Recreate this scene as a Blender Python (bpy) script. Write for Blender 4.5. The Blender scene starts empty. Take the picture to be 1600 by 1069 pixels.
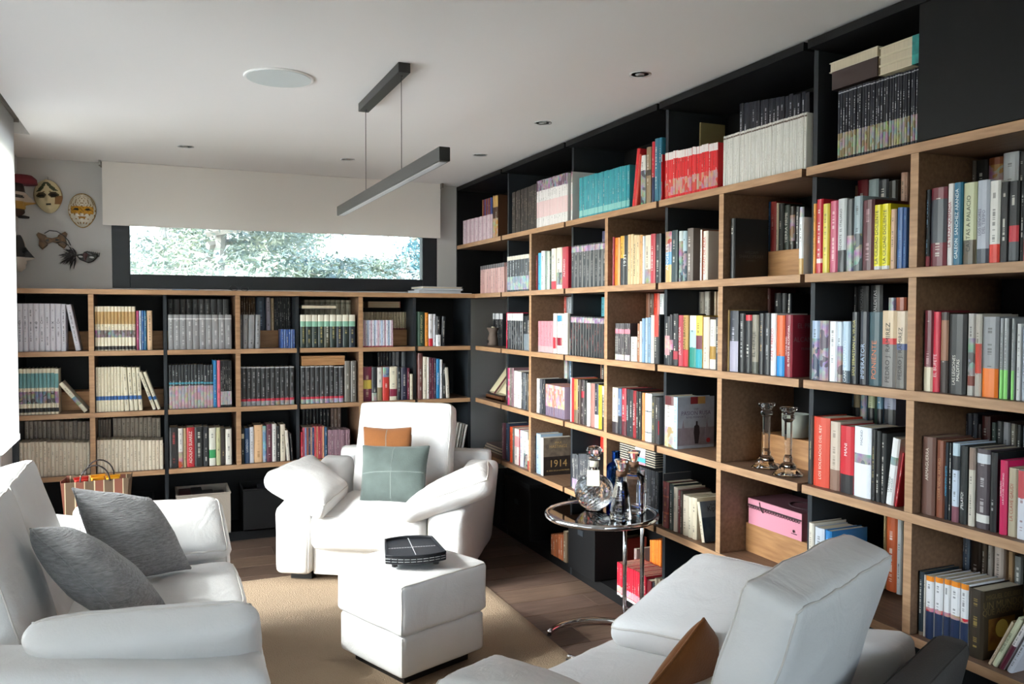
import bpy, bmesh, math, random
from math import sin, cos, pi, radians as R, sqrt
from mathutils import Vector, Matrix, noise
sc = bpy.context.scene
C = sc.collection
random.seed(7)

# ------------------------------------------------------------------ camera
F_PX, YAW, PITCH, ROLL, CAM_H = 1288.17, 0.406545, 0.03429, 0.0023212, 1.49
def cam_axes():
    f = Vector((sin(YAW)*cos(PITCH), cos(YAW)*cos(PITCH), -sin(PITCH)))
    r = Vector((cos(YAW), -sin(YAW), 0)); u = r.cross(f)
    return r*cos(ROLL)+u*sin(ROLL), u*cos(ROLL)-r*sin(ROLL), f
RT, UP, FW = cam_axes()
CAM = Vector((0, 0, CAM_H))
cam = bpy.data.cameras.new('camera'); co = bpy.data.objects.new('camera', cam); C.objects.link(co)
cam.sensor_width = 36; cam.lens = F_PX/1600*36; cam.clip_start = .05
co.matrix_world = Matrix((( RT.x, UP.x, -FW.x, 0), (RT.y, UP.y, -FW.y, 0), (RT.z, UP.z, -FW.z, CAM_H), (0, 0, 0, 1)))
sc.camera = co
def ray(x, y): return FW + RT*((x-800)/F_PX) - UP*((y-534.5)/F_PX)
def onX(x, y, X): d = ray(x, y); return CAM + d*(X/d.x)
def onY(x, y, Y): d = ray(x, y); return CAM + d*(Y/d.y)
def onZ(x, y, z): d = ray(x, y); return CAM + d*((z-CAM_H)/d.z)

# ------------------------------------------------------------------ light
EL, AZ = R(37), R(7)
w = bpy.data.worlds.new('sky'); sc.world = w; w.use_nodes = True
nt = w.node_tree; nt.nodes.clear()
sky = nt.nodes.new('ShaderNodeTexSky'); sky.sky_type = 'NISHITA'; sky.sun_disc = False
sky.sun_elevation = EL; sky.sun_rotation = R(-90) - AZ; sky.air_density = 1.0; sky.dust_density = 2.5; sky.ozone_density = 1.0
bg = nt.nodes.new('ShaderNodeBackground'); bg.inputs[1].default_value = 1.85
wo = nt.nodes.new('ShaderNodeOutputWorld')
hz = nt.nodes.new('ShaderNodeHueSaturation'); hz.inputs['Saturation'].default_value = .5; nt.links.new(sky.outputs[0], hz.inputs['Color']); nt.links.new(hz.outputs[0], bg.inputs[0]); nt.links.new(bg.outputs[0], wo.inputs[0])
sl = bpy.data.lights.new('sun', 'SUN'); sl.energy = 1.9; sl.angle = R(.6); sl.color = (1, .97, .93)
so = bpy.data.objects.new('sun', sl); C.objects.link(so); so.location = (-6, 2, 6)
so.rotation_euler = Vector((cos(EL)*cos(AZ), cos(EL)*sin(AZ), -sin(EL))).to_track_quat('-Z', 'Y').to_euler()
vs = sc.view_settings
vs.view_transform = 'Standard'; vs.look = 'None'; vs.gamma = 1; vs.use_curve_mapping = False; vs.exposure = 0.46
sc.cycles.use_denoising = True
sc.cycles.max_bounces = 10; sc.cycles.diffuse_bounces = 6; sc.cycles.transparent_max_bounces = 16
sc.cycles.caustics_refractive = False; sc.cycles.caustics_reflective = False; sc.cycles.sample_clamp_indirect = 6

# ------------------------------------------------------------------ helpers
def lin(h):
    if not isinstance(h, str): return tuple(h)[:3]
    v = [int(h[i:i+2], 16)/255 for i in (0, 2, 4)]
    return tuple(c/12.92 if c <= .04045 else ((c+.055)/1.055)**2.4 for c in v)
MATS = {}
def mat(name, color, rough=.5, metal=0., noise_scale=0, noise_amt=0., bump=0., bump_scale=40., stretch=(1, 1, 1), color2=None, spec=.5, sheen=0., trans=0., coat=0., emit=None, wrinkle=0):
    if name in MATS: return MATS[name]
    m = bpy.data.materials.new(name); m.use_nodes = True; n = m.node_tree; b = n.nodes['Principled BSDF']
    b.inputs['Base Color'].default_value = (*lin(color), 1); b.inputs['Roughness'].default_value = rough
    b.inputs['Metallic'].default_value = metal; b.inputs['Specular IOR Level'].default_value = spec
    b.inputs['Sheen Weight'].default_value = sheen; b.inputs['Coat Weight'].default_value = coat
    b.inputs['Transmission Weight'].default_value = trans
    if emit: b.inputs['Emission Color'].default_value = (*lin(color), 1); b.inputs['Emission Strength'].default_value = emit
    tc = n.nodes.new('ShaderNodeTexCoord'); mp = n.nodes.new('ShaderNodeMapping'); mp.inputs['Scale'].default_value = stretch
    n.links.new(tc.outputs['Object'], mp.inputs[0])
    if noise_scale:
        t = n.nodes.new('ShaderNodeTexNoise'); t.inputs['Scale'].default_value = noise_scale; t.inputs['Detail'].default_value = 6
        oi = n.nodes.new('ShaderNodeObjectInfo'); ad = n.nodes.new('ShaderNodeVectorMath'); ad.operation = 'ADD'
        ml = n.nodes.new('ShaderNodeMath'); ml.operation = 'MULTIPLY'; ml.inputs[1].default_value = 31
        n.links.new(oi.outputs['Random'], ml.inputs[0]); n.links.new(mp.outputs[0], ad.inputs[0]); n.links.new(ml.outputs[0], ad.inputs[1])
        n.links.new(ad.outputs[0], t.inputs[0])
        mx = n.nodes.new('ShaderNodeMix'); mx.data_type = 'RGBA'
        c2 = lin(color2) if color2 else tuple(c*(1-noise_amt) for c in lin(color))
        mx.inputs[6].default_value = (*lin(color), 1); mx.inputs[7].default_value = (*c2, 1)
        rp = n.nodes.new('ShaderNodeMapRange'); rp.inputs[1].default_value = .3; rp.inputs[2].default_value = .7
        n.links.new(t.outputs[0], rp.inputs[0]); n.links.new(rp.outputs[0], mx.inputs[0]); n.links.new(mx.outputs[2], b.inputs['Base Color'])
    if bump:
        t2 = n.nodes.new('ShaderNodeTexNoise'); t2.inputs['Scale'].default_value = bump_scale; t2.inputs['Detail'].default_value = 5
        bp = n.nodes.new('ShaderNodeBump'); bp.inputs['Strength'].default_value = bump; bp.inputs['Distance'].default_value = .01
        n.links.new(mp.outputs[0], t2.inputs[0]); n.links.new(t2.outputs[0], bp.inputs['Height']); n.links.new(bp.outputs[0], b.inputs['Normal'])
        if wrinkle:
            t3 = n.nodes.new('ShaderNodeTexNoise'); t3.inputs['Scale'].default_value = wrinkle; t3.inputs['Detail'].default_value = 3; t3.inputs['Distortion'].default_value = 1.2
            b3 = n.nodes.new('ShaderNodeBump'); b3.inputs['Strength'].default_value = .32; b3.inputs['Distance'].default_value = .02
            n.links.new(mp.outputs[0], t3.inputs[0]); n.links.new(t3.outputs[0], b3.inputs['Height']); n.links.new(bp.outputs[0], b3.inputs['Normal']); n.links.new(b3.outputs[0], b.inputs['Normal'])
    MATS[name] = m; return m
def link_obj(name, me, parent=None, m=None, loc=None, rot=None, smooth=False):
    o = bpy.data.objects.new(name, me); C.objects.link(o)
    if m is not None:
        for x in (m if isinstance(m, (list, tuple)) else [m]): me.materials.append(x)
    if parent: o.parent = parent
    if loc is not None: o.location = loc
    if rot is not None: o.rotation_euler = rot
    if smooth: me.polygons.foreach_set('use_smooth', [True]*len(me.polygons))
    return o
def tag(o, label=None, cat=None, group=None, kind=None):
    for k, v in (('label', label), ('category', cat), ('group', group), ('kind', kind)):
        if v: o[k] = v
    return o
def empty(name, loc=(0, 0, 0), rz=0, **k):
    o = bpy.data.objects.new(name, None); C.objects.link(o); o.location = loc; o.rotation_euler = (0, 0, rz); o.empty_display_size = .05
    return tag(o, **k)
class MB:
    def __init__(s): s.v = []; s.f = []
    def add(s, v, f):
        n = len(s.v); s.v += [tuple(p) for p in v]; s.f += [tuple(i+n for i in q) for q in f]; return s
    def box(s, x0, x1, y0, y1, z0, z1):
        v = [(x, y, z) for z in (z0, z1) for y in (y0, y1) for x in (x0, x1)]
        return s.add(v, [(0, 2, 3, 1), (4, 5, 7, 6), (0, 1, 5, 4), (2, 6, 7, 3), (0, 4, 6, 2), (1, 3, 7, 5)])
    def tube(s, pts, r, n=8, closed=False):
        pts = [Vector(p) for p in pts]; N = len(pts); v = []; f = []
        up = Vector((0, 0, 1))
        for i, p in enumerate(pts):
            t = (pts[(i+1) % N]-pts[i-1]) if closed else (pts[min(i+1, N-1)]-pts[max(i-1, 0)])
            t.normalize(); a = t.cross(up if abs(t.z) < .95 else Vector((1, 0, 0))).normalized(); b = a.cross(t)
            rr = r[i] if isinstance(r, (list, tuple)) else r
            v += [p+(a*cos(2*pi*k/n)+b*sin(2*pi*k/n))*rr for k in range(n)]
        for i in range(N if closed else N-1):
            j = (i+1) % N
            f += [(i*n+k, i*n+(k+1) % n, j*n+(k+1) % n, j*n+k) for k in range(n)]
        if not closed: f += [tuple(range(n-1, -1, -1)), tuple((N-1)*n+k for k in range(n))]
        return s.add(v, f)
    def lathe(s, prof, n=24, c=(0, 0, 0), sq=None):
        v = []; f = []
        for r, z in prof:
            for k in range(n):
                a = 2*pi*k/n; q = 1.
                if sq: q = 1/max(abs(cos(a)), abs(sin(a)))**sq
                v.append((c[0]+r*q*cos(a), c[1]+r*q*sin(a), c[2]+z))
        for i in range(len(prof)-1): f += [(i*n+k, i*n+(k+1) % n, (i+1)*n+(k+1) % n, (i+1)*n+k) for k in range(n)]
        if prof[0][0] > 1e-5: f.append(tuple(range(n-1, -1, -1)))
        if prof[-1][0] > 1e-5: f.append(tuple((len(prof)-1)*n+k for k in range(n)))
        return s.add(v, f)
    def prism(s, poly, z0, z1):
        n = len(poly); v = [(x, y, z0) for x, y in poly]+[(x, y, z1) for x, y in poly]
        return s.add(v, [tuple(range(n-1, -1, -1)), tuple(range(n, 2*n))]+[(i, (i+1) % n, n+(i+1) % n, n+i) for i in range(n)])
    def mesh(s, name, weld=False):
        me = bpy.data.meshes.new(name); me.from_pydata(s.v, [], s.f)
        if weld:
            bm = bmesh.new(); bm.from_mesh(me); bmesh.ops.remove_doubles(bm, verts=bm.verts, dist=1e-4); bmesh.ops.recalc_face_normals(bm, faces=bm.faces); bm.to_mesh(me); bm.free()
        me.update(); return me
    def obj(s, name, m, parent=None, loc=None, rot=None, smooth=False, bevel=0, weld=False):
        o = link_obj(name, s.mesh(name, weld), parent, m, loc, rot, smooth)
        if bevel:
            b = o.modifiers.new('bevel', 'BEVEL'); b.width = bevel; b.segments = 2; b.limit_method = 'ANGLE'
        if smooth and not weld: pass
        return o
def bx(name, m, x0, x1, y0, y1, z0, z1, parent=None, bevel=0, **k):
    return MB().box(x0, x1, y0, y1, z0, z1).obj(name, m, parent, bevel=bevel, **k)
def edged(o):
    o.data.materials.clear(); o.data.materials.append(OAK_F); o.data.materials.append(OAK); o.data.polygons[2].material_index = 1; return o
def auto_smooth(o, ang=40):
    me = o.data; me.polygons.foreach_set('use_smooth', [True]*len(me.polygons)); me.set_sharp_from_angle(angle=R(ang)); return o
# rounded, puffed box used for upholstery: fn(p) maps a point of the cube to space
def puff_fn(h, r, bul=(0, 0, 0), warp=None, wr=0., fr=6., seed=0.):
    h = Vector(h)
    def fn(p):
        q = Vector((p[0]*h[0], p[1]*h[1], p[2]*h[2])); inn = Vector([max(-(h[i]-r), min(h[i]-r, q[i])) for i in range(3)])
        d = q-inn
        if d.length > 1e-9: q = inn+d.normalized()*r
        a = [max(-1, min(1, q[i]/h[i])) for i in range(3)]; o = Vector(q)
        for k in range(3):
            i, j = (k+1) % 3, (k+2) % 3
            o[k] += a[k]*bul[k]*(1-a[i]**2)*(1-a[j]**2)
        if wr: o += noise.noise_vector(o*fr+Vector((seed, seed*2, 0)))*wr+noise.noise_vector(Vector((o.x*26, o.y*9, o.z*9))+Vector((seed, 1, 0)))*wr*.7
        return warp(o) if warp else o
    return fn
def puff(name, m, h, r, bul=(0, 0, 0), n=16, warp=None, parent=None, loc=None, rot=None, wr=.003, fr=7., seed=0., fn=None):
    fn = fn or puff_fn(h, r, bul, warp, wr, fr, seed); M = MB()
    t = [sin(pi/2*(2*i/n-1)) if i not in (0, n) else (2*i/n-1) for i in range(n+1)]
    for k in range(3):
        for sg in (-1, 1):
            v = []; 
            for b in t:
                for a in t:
                    p = [0, 0, 0]; p[k] = sg; p[(k+1) % 3] = a; p[(k+2) % 3] = b; v.append(fn(p))
            f = [(i*(n+1)+j, i*(n+1)+j+1, (i+1)*(n+1)+j+1, (i+1)*(n+1)+j) for i in range(n) for j in range(n)]
            if sg < 0: f = [q[::-1] for q in f]
            M.add(v, f)
    o = M.obj(name, m, parent, loc, rot, smooth=True, weld=True); o.data.polygons.foreach_set('use_smooth', [True]*len(o.data.polygons))
    return o, fn
def piping(name, m, fn, paths, rad, parent, loc=None, rot=None, n=26):
    M = MB()
    for a, b in paths:
        a, b = Vector(a), Vector(b); M.tube([fn(a.lerp(b, i/n)) for i in range(n+1)], rad, 6)
    return M.obj(name, m, parent, loc, rot, smooth=True)
def pillow(name, m, sx, sy, T, parent=None, loc=None, rot=None, n=20, pinch=.10, wr=.006, seed=0., mats=None):
    M = MB()
    for sg in (1, -1):
        v = []
        for j in range(n+1):
            for i in range(n+1):
                a, b = sin(pi/2*(2*i/n-1)), sin(pi/2*(2*j/n-1))
                x = a*sx*(1-pinch*(1-b*b)*abs(a)**3); z = b*sy*(1-pinch*(1-a*a)*abs(b)**3)
                th = T*(max(0, (1-a*a)*(1-b*b)))**.42
                q = Vector((x, sg*th, z)); q += noise.noise_vector(q*7+Vector((seed, 0, 0)))*wr*(th/T if T else 0)+noise.noise_vector(q*3+Vector((seed, 4, 0)))*wr
                v.append(q)
        f = [(i+j*(n+1), i+1+j*(n+1), i+1+(j+1)*(n+1), i+(j+1)*(n+1)) for j in range(n) for i in range(n)]
        M.add(v, f if sg < 0 else [q[::-1] for q in f])
    return M.obj(name, m, parent, loc, rot, smooth=True, weld=True)
ORD = 'zeroth first second third fourth fifth sixth seventh eighth ninth tenth eleventh twelfth thirteenth fourteenth fifteenth sixteenth seventeenth eighteenth nineteenth twentieth'.split()
def ordn(i):
    if i <= 20: return ORD[i]
    t, u = divmod(i, 10); return ['', '', 'twent', 'thirt', 'fort', 'fift', 'sixt'][t]+('ieth' if u == 0 else 'y-'+ORD[u])
HUES = {}
def cname(h):
    v = [int(h[i:i+2], 16)/255 for i in (0, 2, 4)]; mx, mn = max(v), min(v); d = mx-mn; s = d/mx if mx else 0
    if s < .16 or mx < .16:
        return 'black' if mx < .24 else 'dark grey' if mx < .42 else 'grey' if mx < .66 else 'pale grey' if mx < .82 else 'white'
    r, g, b = v
    hu = (60*((g-b)/d) if mx == r else 60*(2+(b-r)/d) if mx == g else 60*(4+(r-g)/d)) % 360
    if hu < 15 or hu >= 345: n = 'red' if s > .6 else 'brown' if mx < .5 else 'pink'
    elif hu < 42: n = ('orange' if mx > .6 and s > .6 else 'brown' if mx < .6 else 'beige' if s < .45 else 'tan')
    elif hu < 68: n = 'yellow' if s > .5 and mx > .6 else 'olive' if mx < .6 else 'cream'
    elif hu < 160: n = 'green'
    elif hu < 200: n = 'teal'
    elif hu < 255: n = 'blue'
    else: n = 'violet' if hu < 310 else 'magenta'
    if n == 'pink' and mx < .72 and s > .3: n = 'dusky pink'
    if n in ('red', 'green', 'blue', 'teal') and mx < .42: n = 'dark '+n
    elif n in ('blue', 'green', 'teal', 'violet') and mx > .66 and s < .4: n = 'pale '+n
    if n == 'dark red': n = 'maroon'
    return n

# ------------------------------------------------------------------ materials
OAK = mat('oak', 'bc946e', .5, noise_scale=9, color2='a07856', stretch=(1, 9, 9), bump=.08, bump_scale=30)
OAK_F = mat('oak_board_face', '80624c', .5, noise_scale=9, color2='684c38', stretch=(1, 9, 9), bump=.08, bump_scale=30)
OAK_D = mat('oak_box', 'bc8c5c', .5, noise_scale=7, color2='9a6a40', stretch=(1, 8, 8), bump=.05)
BLACK = mat('black_melamine', '0d0d0f', .6, spec=.25, bump=.03, bump_scale=300)
UPR = mat('upright_melamine', '2a2e33', .5, spec=.3)
WALL = mat('wall_paint', 'c9c7c6', .85, bump=.05, bump_scale=220)
CEIL = mat('ceiling_paint', 'e6e3e1', .9, bump=.03, bump_scale=220)
FRAME = mat('window_frame', '1b2028', .4)
LEATHER = mat('white_leather', 'dcdad8', .48, bump=.10, bump_scale=160, noise_scale=4, noise_amt=.05, wrinkle=7)
BLK = mat('black_plastic', '121214', .4)
def emission_free_glass():
    m = bpy.data.materials.new('window_glass'); m.use_nodes = True; n = m.node_tree; n.nodes.clear()
    o = n.nodes.new('ShaderNodeOutputMaterial'); t = n.nodes.new('ShaderNodeBsdfTransparent'); g = n.nodes.new('ShaderNodeBsdfGlossy'); g.inputs['Roughness'].default_value = .02
    t.inputs[0].default_value = (.9, .95, .97, 1)
    fr = n.nodes.new('ShaderNodeFresnel'); fr.inputs[0].default_value = 1.45; mx = n.nodes.new('ShaderNodeMixShader')
    n.links.new(fr.outputs[0], mx.inputs[0]); n.links.new(t.outputs[0], mx.inputs[1]); n.links.new(g.outputs[0], mx.inputs[2]); n.links.new(mx.outputs[0], o.inputs[0])
    return m
PANE = emission_free_glass()
def blind_mat(name, col, tr, see):
    m = bpy.data.materials.new(name); m.use_nodes = True; n = m.node_tree; n.nodes.clear()
    o = n.nodes.new('ShaderNodeOutputMaterial'); d = n.nodes.new('ShaderNodeBsdfDiffuse'); t = n.nodes.new('ShaderNodeBsdfTranslucent'); p = n.nodes.new('ShaderNodeBsdfTransparent')
    d.inputs[0].default_value = (*lin(col), 1); t.inputs[0].default_value = (*lin(col), 1)
    a = n.nodes.new('ShaderNodeMixShader'); a.inputs[0].default_value = tr; b = n.nodes.new('ShaderNodeMixShader'); b.inputs[0].default_value = see
    tc = n.nodes.new('ShaderNodeTexCoord'); w1 = n.nodes.new('ShaderNodeTexNoise'); w1.inputs['Scale'].default_value = 260
    bp = n.nodes.new('ShaderNodeBump'); bp.inputs['Strength'].default_value = .15; bp.inputs['Distance'].default_value = .002
    n.links.new(tc.outputs['Object'], w1.inputs[0]); n.links.new(w1.outputs[0], bp.inputs['Height']); n.links.new(bp.outputs[0], d.inputs['Normal'])
    n.links.new(d.outputs[0], a.inputs[1]); n.links.new(t.outputs[0], a.inputs[2]); n.links.new(a.outputs[0], b.inputs[1]); n.links.new(p.outputs[0], b.inputs[2]); n.links.new(b.outputs[0], o.inputs[0])
    return m
BLIND = blind_mat('blind_fabric', 'f4efea', .14, .05)
BLIND2 = blind_mat('side_blind_fabric', 'f4f4f3', .85, .04)

# ------------------------------------------------------------------ room shell
XL, XR, YB, YF, ZC = -.79, 2.51, 5.98, -2.2, 2.46
GAPY = 5.2
fl = bx('floor', mat('subfloor', '3a2f2a', .8), XL-.1, XR+.1, YF-.1, YB+.1, -.06, -.012); tag(fl, 'dark brown wooden plank floor', kind='structure')
PLANKS = [mat('plank_wood_%d' % i, a, .42, noise_scale=6, color2=b, stretch=(1, 12, 1), bump=.12, bump_scale=14) for i, (a, b) in enumerate((('665349', '4a3a31'), ('5c4a3e', '43342c'), ('6e5a4c', '524136')))]
y = YF; row = 0
while y < YB:
    x = XL - (row*.47 % 1.2); y1 = min(y+.195, YB)
    while x < XR:
        x1 = x+1.25
        a, b = max(x, XL), min(x1, XR)
        if b-a > .05: bx('plank', PLANKS[random.randrange(3)], a+.001, b-.001, y+.0015, y1-.0015, -.012, 0, fl, bevel=.0015)
        x = x1
    y = y1; row += 1
# ceiling: slab with the blind recess along the left glazing
M = MB(); M.box(-.625, XR+.1, YF-.1, YB+.1, ZC, ZC+.2); M.box(XL-.1, -.625, GAPY, YB+.1, ZC, ZC+.2); M.box(XL-.3, -.625, YF-.1, GAPY, ZC+.16, ZC+.2)
M.box(XL-.12, XL, YF-.1, GAPY, ZC-.05, ZC+.18)
tag(M.obj('ceiling', CEIL), 'white painted ceiling with a recess for the side blind', kind='structure')
wx0, wx1, wz0, wz1 = -.265, 1.955, 1.652, 2.24
M = MB(); M.box(XL-.1, wx0, YB, YB+.25, -.1, ZC+.1); M.box(wx1, XR+.1, YB, YB+.25, -.1, ZC+.1); M.box(wx0, wx1, YB, YB+.25, -.1, wz0); M.box(wx0, wx1, YB, YB+.25, wz1, ZC+.1)
tag(M.obj('wall_back', WALL), 'pale grey back wall around the strip window', kind='structure')
tag(bx('wall_right', WALL, XR, XR+.1, YF-.1, YB+.1, -.1, ZC+.1), 'wall behind the tall bookcases', kind='structure')
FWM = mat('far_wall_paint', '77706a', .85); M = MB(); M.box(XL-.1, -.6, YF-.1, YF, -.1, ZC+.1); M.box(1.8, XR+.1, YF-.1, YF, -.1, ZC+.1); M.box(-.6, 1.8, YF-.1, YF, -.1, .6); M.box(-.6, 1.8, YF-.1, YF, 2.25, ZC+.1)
tag(M.obj('wall_front', FWM), 'wall behind the viewer', kind='structure')
M = MB(); M.box(XL-.15, XL, GAPY, YB+.1, -.1, ZC+.1); M.box(XL-.15, XL, YF-.1, .9, -.1, ZC+.18)
tag(M.obj('wall_left', WALL), 'pale grey left wall beside the masks', kind='structure')
# left glazing
g = empty('window_2', (XL-.08, 2, 0), kind='structure', label='large glazed window wall along the left side')
ys = [.9, 2.7, 5.2]  # nearer bay added out of view, with its blind, for diffuse light
for a, b in zip(ys, ys[1:]):
    MB().box(-.03, .03, a-2, b-2, .0, .06).box(-.03, .03, a-2, b-2, ZC-.12, ZC-.05).box(-.03, .03, a-2, a-1.965, .06, ZC-.12).box(-.03, .03, b-2.035, b-2, .06, ZC-.12).obj('window_frame', FRAME, g)
    MB().box(-.004, .004, a-1.965, b-2.035, .06, ZC-.12).obj('pane', PANE, g)
# strip window in the back wall
g = empty('window_1', (0, YB+.03, 0), kind='structure', label='long strip window with a black frame and trees outside')
gx0, gx1, gz0, gz1 = -.158, 1.84, 1.745, 2.165
MB().box(wx0, gx0, -.03, .05, wz0, wz1).box(gx1, wx1, -.03, .05, wz0, wz1).box(gx0, gx1, -.03, .05, wz0, gz0).box(gx0, gx1, -.03, .05, gz1, wz1).obj('window_frame', FRAME, g, bevel=.004)
MB().box(gx0, gx1, .01, .016, gz0, gz1).obj('pane', PANE, g)
g = empty('added_window', (.6, YF-.05, 0), kind='structure', label='unseen window added behind the viewer to let in fill light')  # unseen window, added to bring fill light from behind the viewer
MB().box(-1.2, -1.13, -.03, .03, .6, 2.25).box(1.13, 1.2, -.03, .03, .6, 2.25).box(-1.13, 1.13, -.03, .03, .6, .66).box(-1.13, 1.13, -.03, .03, 2.19, 2.25).obj('window_frame', FRAME, g); MB().box(-1.13, 1.13, -.004, .004, .66, 2.19).obj('pane', PANE, g)
# exterior: ground and roof overhang
tag(bx('exterior_ground', mat('garden_ground', '8f8a72', .9, noise_scale=2, color2='6e7050'), -40, 40, -40, 60, -.4, -.25), 'garden ground outside the house', kind='structure')
tag(bx('trim_1', mat('overhang_white', 'dddddd', .8), -1.42, XL-.2, -3, 7, 2.62, 2.8), 'roof overhang outside the left glazing', kind='structure')

tag(bx('exterior_bounce_slab', mat('bounce_slab_pale', 'dcd8d3', .8, noise_scale=3, noise_amt=.1), -9, XL-.16, -6, 9, -.25, -.12), 'unseen pale slab added outside the left glazing to bounce light', kind='structure')  # added slab, reflects daylight up onto the ceiling
# ------------------------------------------------------------------ roller blinds
def blind(name, label, m, axis, a0, a1, z0, z1, at, thick=.002, tube=True):
    g = empty(name, (at if axis == 'Y' else (a0+a1)/2, (a0+a1)/2 if axis == 'Y' else at, z1), label=label, cat='blind')
    L = (a1-a0)/2
    def bxl(nm, mm, p0, p1, q0, q1, r0, r1):
        if axis == 'X': return bx(nm, mm, p0, p1, q0, q1, r0, r1, g)
        return bx(nm, mm, q0, q1, p0, p1, r0, r1, g)
    bxl('fabric', m, -L, L, -thick, thick, z0-z1+.03, 0); bxl('hem_bar', m, -L, L, -.006, .006, z0-z1, z0-z1+.03)
    if tube:
        M = MB(); M.tube([(-L-.01, .022, -.02), (L+.01, .022, -.02)] if axis == 'X' else [(0, -L-.01, 0), (0, L+.01, 0)], .018, 12); M.obj('roller', mat('roller_grey', '8a8580', .6), g, smooth=False)
        for s in (-1, 1): bxl('bracket', mat('roller_grey', '8a8580', .6), s*(L+.012)-.006, s*(L+.012)+.006, -.025, .025, -.03, .02)
    return g
blind('roller_blind', 'pale linen roller blind half lowered over the strip window', BLIND, 'X', -.312, 1.953, 2.052, 2.458, 5.90)
blind('roller_blind', 'white roller blind lowered at the far left edge, lit from behind', BLIND2, 'Y', 4.62, 5.18, .80, 2.55, -.70)
blind('roller_blind', 'unseen white roller blind added beside the sofa to diffuse light', blind_mat('added_blind_fabric', 'e4e4e4', .42, .0), 'Y', .95, 2.68, .12, 2.55, -.70)  # added out of view, spreads soft light over the near chair

# ------------------------------------------------------------------ bookcases (local frame: x along the wall, y into it, z up)
FB, FR, TB = 5.577, 2.109, .03           # front planes, board thickness
S1, S0, SA, SB, SC = 2.008, 1.633, 1.258, .883, .508   # top surfaces of the shelves
DEP = .39
def toloc(wall, p): return (p.x-XL) if wall == 'B' else (FB-p.y)
def place(wall, s, off, z): return Vector((s+XL, FB+off, z)) if wall == 'B' else Vector((FR+off, FB-s, z))
WROT = {'B': 0., 'R': -pi/2}
def wloc(wall, x, y, off): return toloc(wall, onY(x, y, FB+off) if wall == 'B' else onX(x, y, FR+off))
def project(p):
    v = p-CAM; k = v.dot(FW); return 800+F_PX*v.dot(RT)/k, 534.5-F_PX*v.dot(UP)/k
def wlocz(wall, x, off, z):
    y = 534.5
    for _ in range(4):
        s = wloc(wall, x, y, off); y = project(place(wall, s, off, z))[1]
    return s
def wz(wall, x, y, off): return (onY(x, y, FB+off) if wall == 'B' else onX(x, y, FR+off)).z
def bookcase(wall, a, b, div, levels, label, upr='b', top=None, ext=None, z0=.0, mid=None):
    g = empty('bookcase', place(wall, a, 0, 0), WROT[wall], label=label, cat='bookcase', group='built-in bookcases')
    L = b-a; zt = top or S0-TB-.001
    bx('back_panel', BLACK, .0115, L-.0105, DEP-.012, DEP, .06, zt, g)
    bx('plinth', BLACK, .0115, L-.0105, .05, DEP-.012, 0, .06, g)
    for z in levels:
        e0 = ext if (ext and z >= S0-.01) else 0
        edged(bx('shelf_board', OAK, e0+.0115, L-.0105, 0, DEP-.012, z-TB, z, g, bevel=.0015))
    lv = sorted(levels)
    if div is not None:
        d = div-a
        for z in lv[:-1] if not mid else lv[:-1]:
            nz = min(q for q in lv if q > z)
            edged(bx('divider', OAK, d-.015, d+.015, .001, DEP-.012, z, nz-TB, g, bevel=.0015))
    if upr: bx('upright', UPR, L-.0105, L+.0105, .05, DEP, .0, zt, g)
    if top:
        bx('top_panel', BLACK, (ext or 0)+.0105, L-.0105, 0, DEP, top-.03, top, g)
    return g
J = [0, .492, 1.422, 2.357, 3.287, 4.217]
TOP = 2.452
BL = XL+0
def X2s(x): return x-XL
bookcase('B', X2s(-.767)+.0, X2s(.046), X2s(-.366), [SA, SB, SC], 'low bookcase bay under the masks, beside the side blind')
bookcase('B', X2s(.046), X2s(.860), X2s(.478), [SA, SB, SC], 'low bookcase under the left half of the strip window')
bookcase('B', X2s(.860), X2s(1.672), X2s(1.278), [SA, SB, SC], 'low bookcase behind the white armchair')
bookcase('B', X2s(1.672), X2s(2.085), None, [SA, SB, SC], 'narrow low bookcase in the corner of the room')
g = bpy.data.objects['bookcase']
bx('side_panel', UPR, -.022, .0105, .004, DEP, 0, S0-TB-.001, g)
# dividers reach up to the worktop on the back wall
for gg in [o for o in list(C.objects) if o.name.startswith('bookcase')]:
    dv = [c for c in gg.children if c.name.startswith('divider')]
    if dv:
        d = dv[0].data.vertices[0].co.x+.015
        xs = [v.co.x for v in dv[0].data.vertices]; d = (min(xs)+max(xs))/2
        edged(bx('divider', OAK, d-.015, d+.015, .001, DEP-.012, SA, S0-TB-.001, gg, bevel=.0015))
tag(edged(bx('worktop', OAK, XL+.0, FR+.0, FB, YB-.002, S0-TB, S0, None, bevel=.0015)), 'long oak board on top of the low bookcases under the window', 'worktop')
nm = ['half-width tall bookcase in the corner', 'tall bookcase next to the corner one', 'tall bookcase behind the glass side table', 'tall bookcase with the glass candlesticks', 'tall bookcase nearest the viewer, with the closed black door']
for i in range(5):
    a, b = J[i], J[i+1]
    lv = [S1, S0, SA, SB, SC]
    bookcase('R', a, b, None if i == 0 else (a+b)/2, lv, nm[i], top=TOP, ext=-.40 if i == 0 else None)
rc = [bpy.data.objects['bookcase.%03d' % k] for k in range(4, 9)]
# upper corner extension back to the wall
bx('side_panel', BLACK, -.40, -.38, .0, DEP, S0, TOP, rc[0]); bx('back_panel', BLACK, -.40, 0, DEP-.012, DEP, S0, TOP, rc[0])
dp = bx('door', BLACK, J[4]-J[4]+.47, .92, .004, .022, S1+.003, TOP-.033, rc[4]); dp.location = (0, 0, 0)
def riser(case, x0, x1, z, h=.115, y0=.205):
    o = bx('riser', OAK_D, x0, x1, y0, DEP-.013, z, z+h, case, bevel=.002); return o

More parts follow.
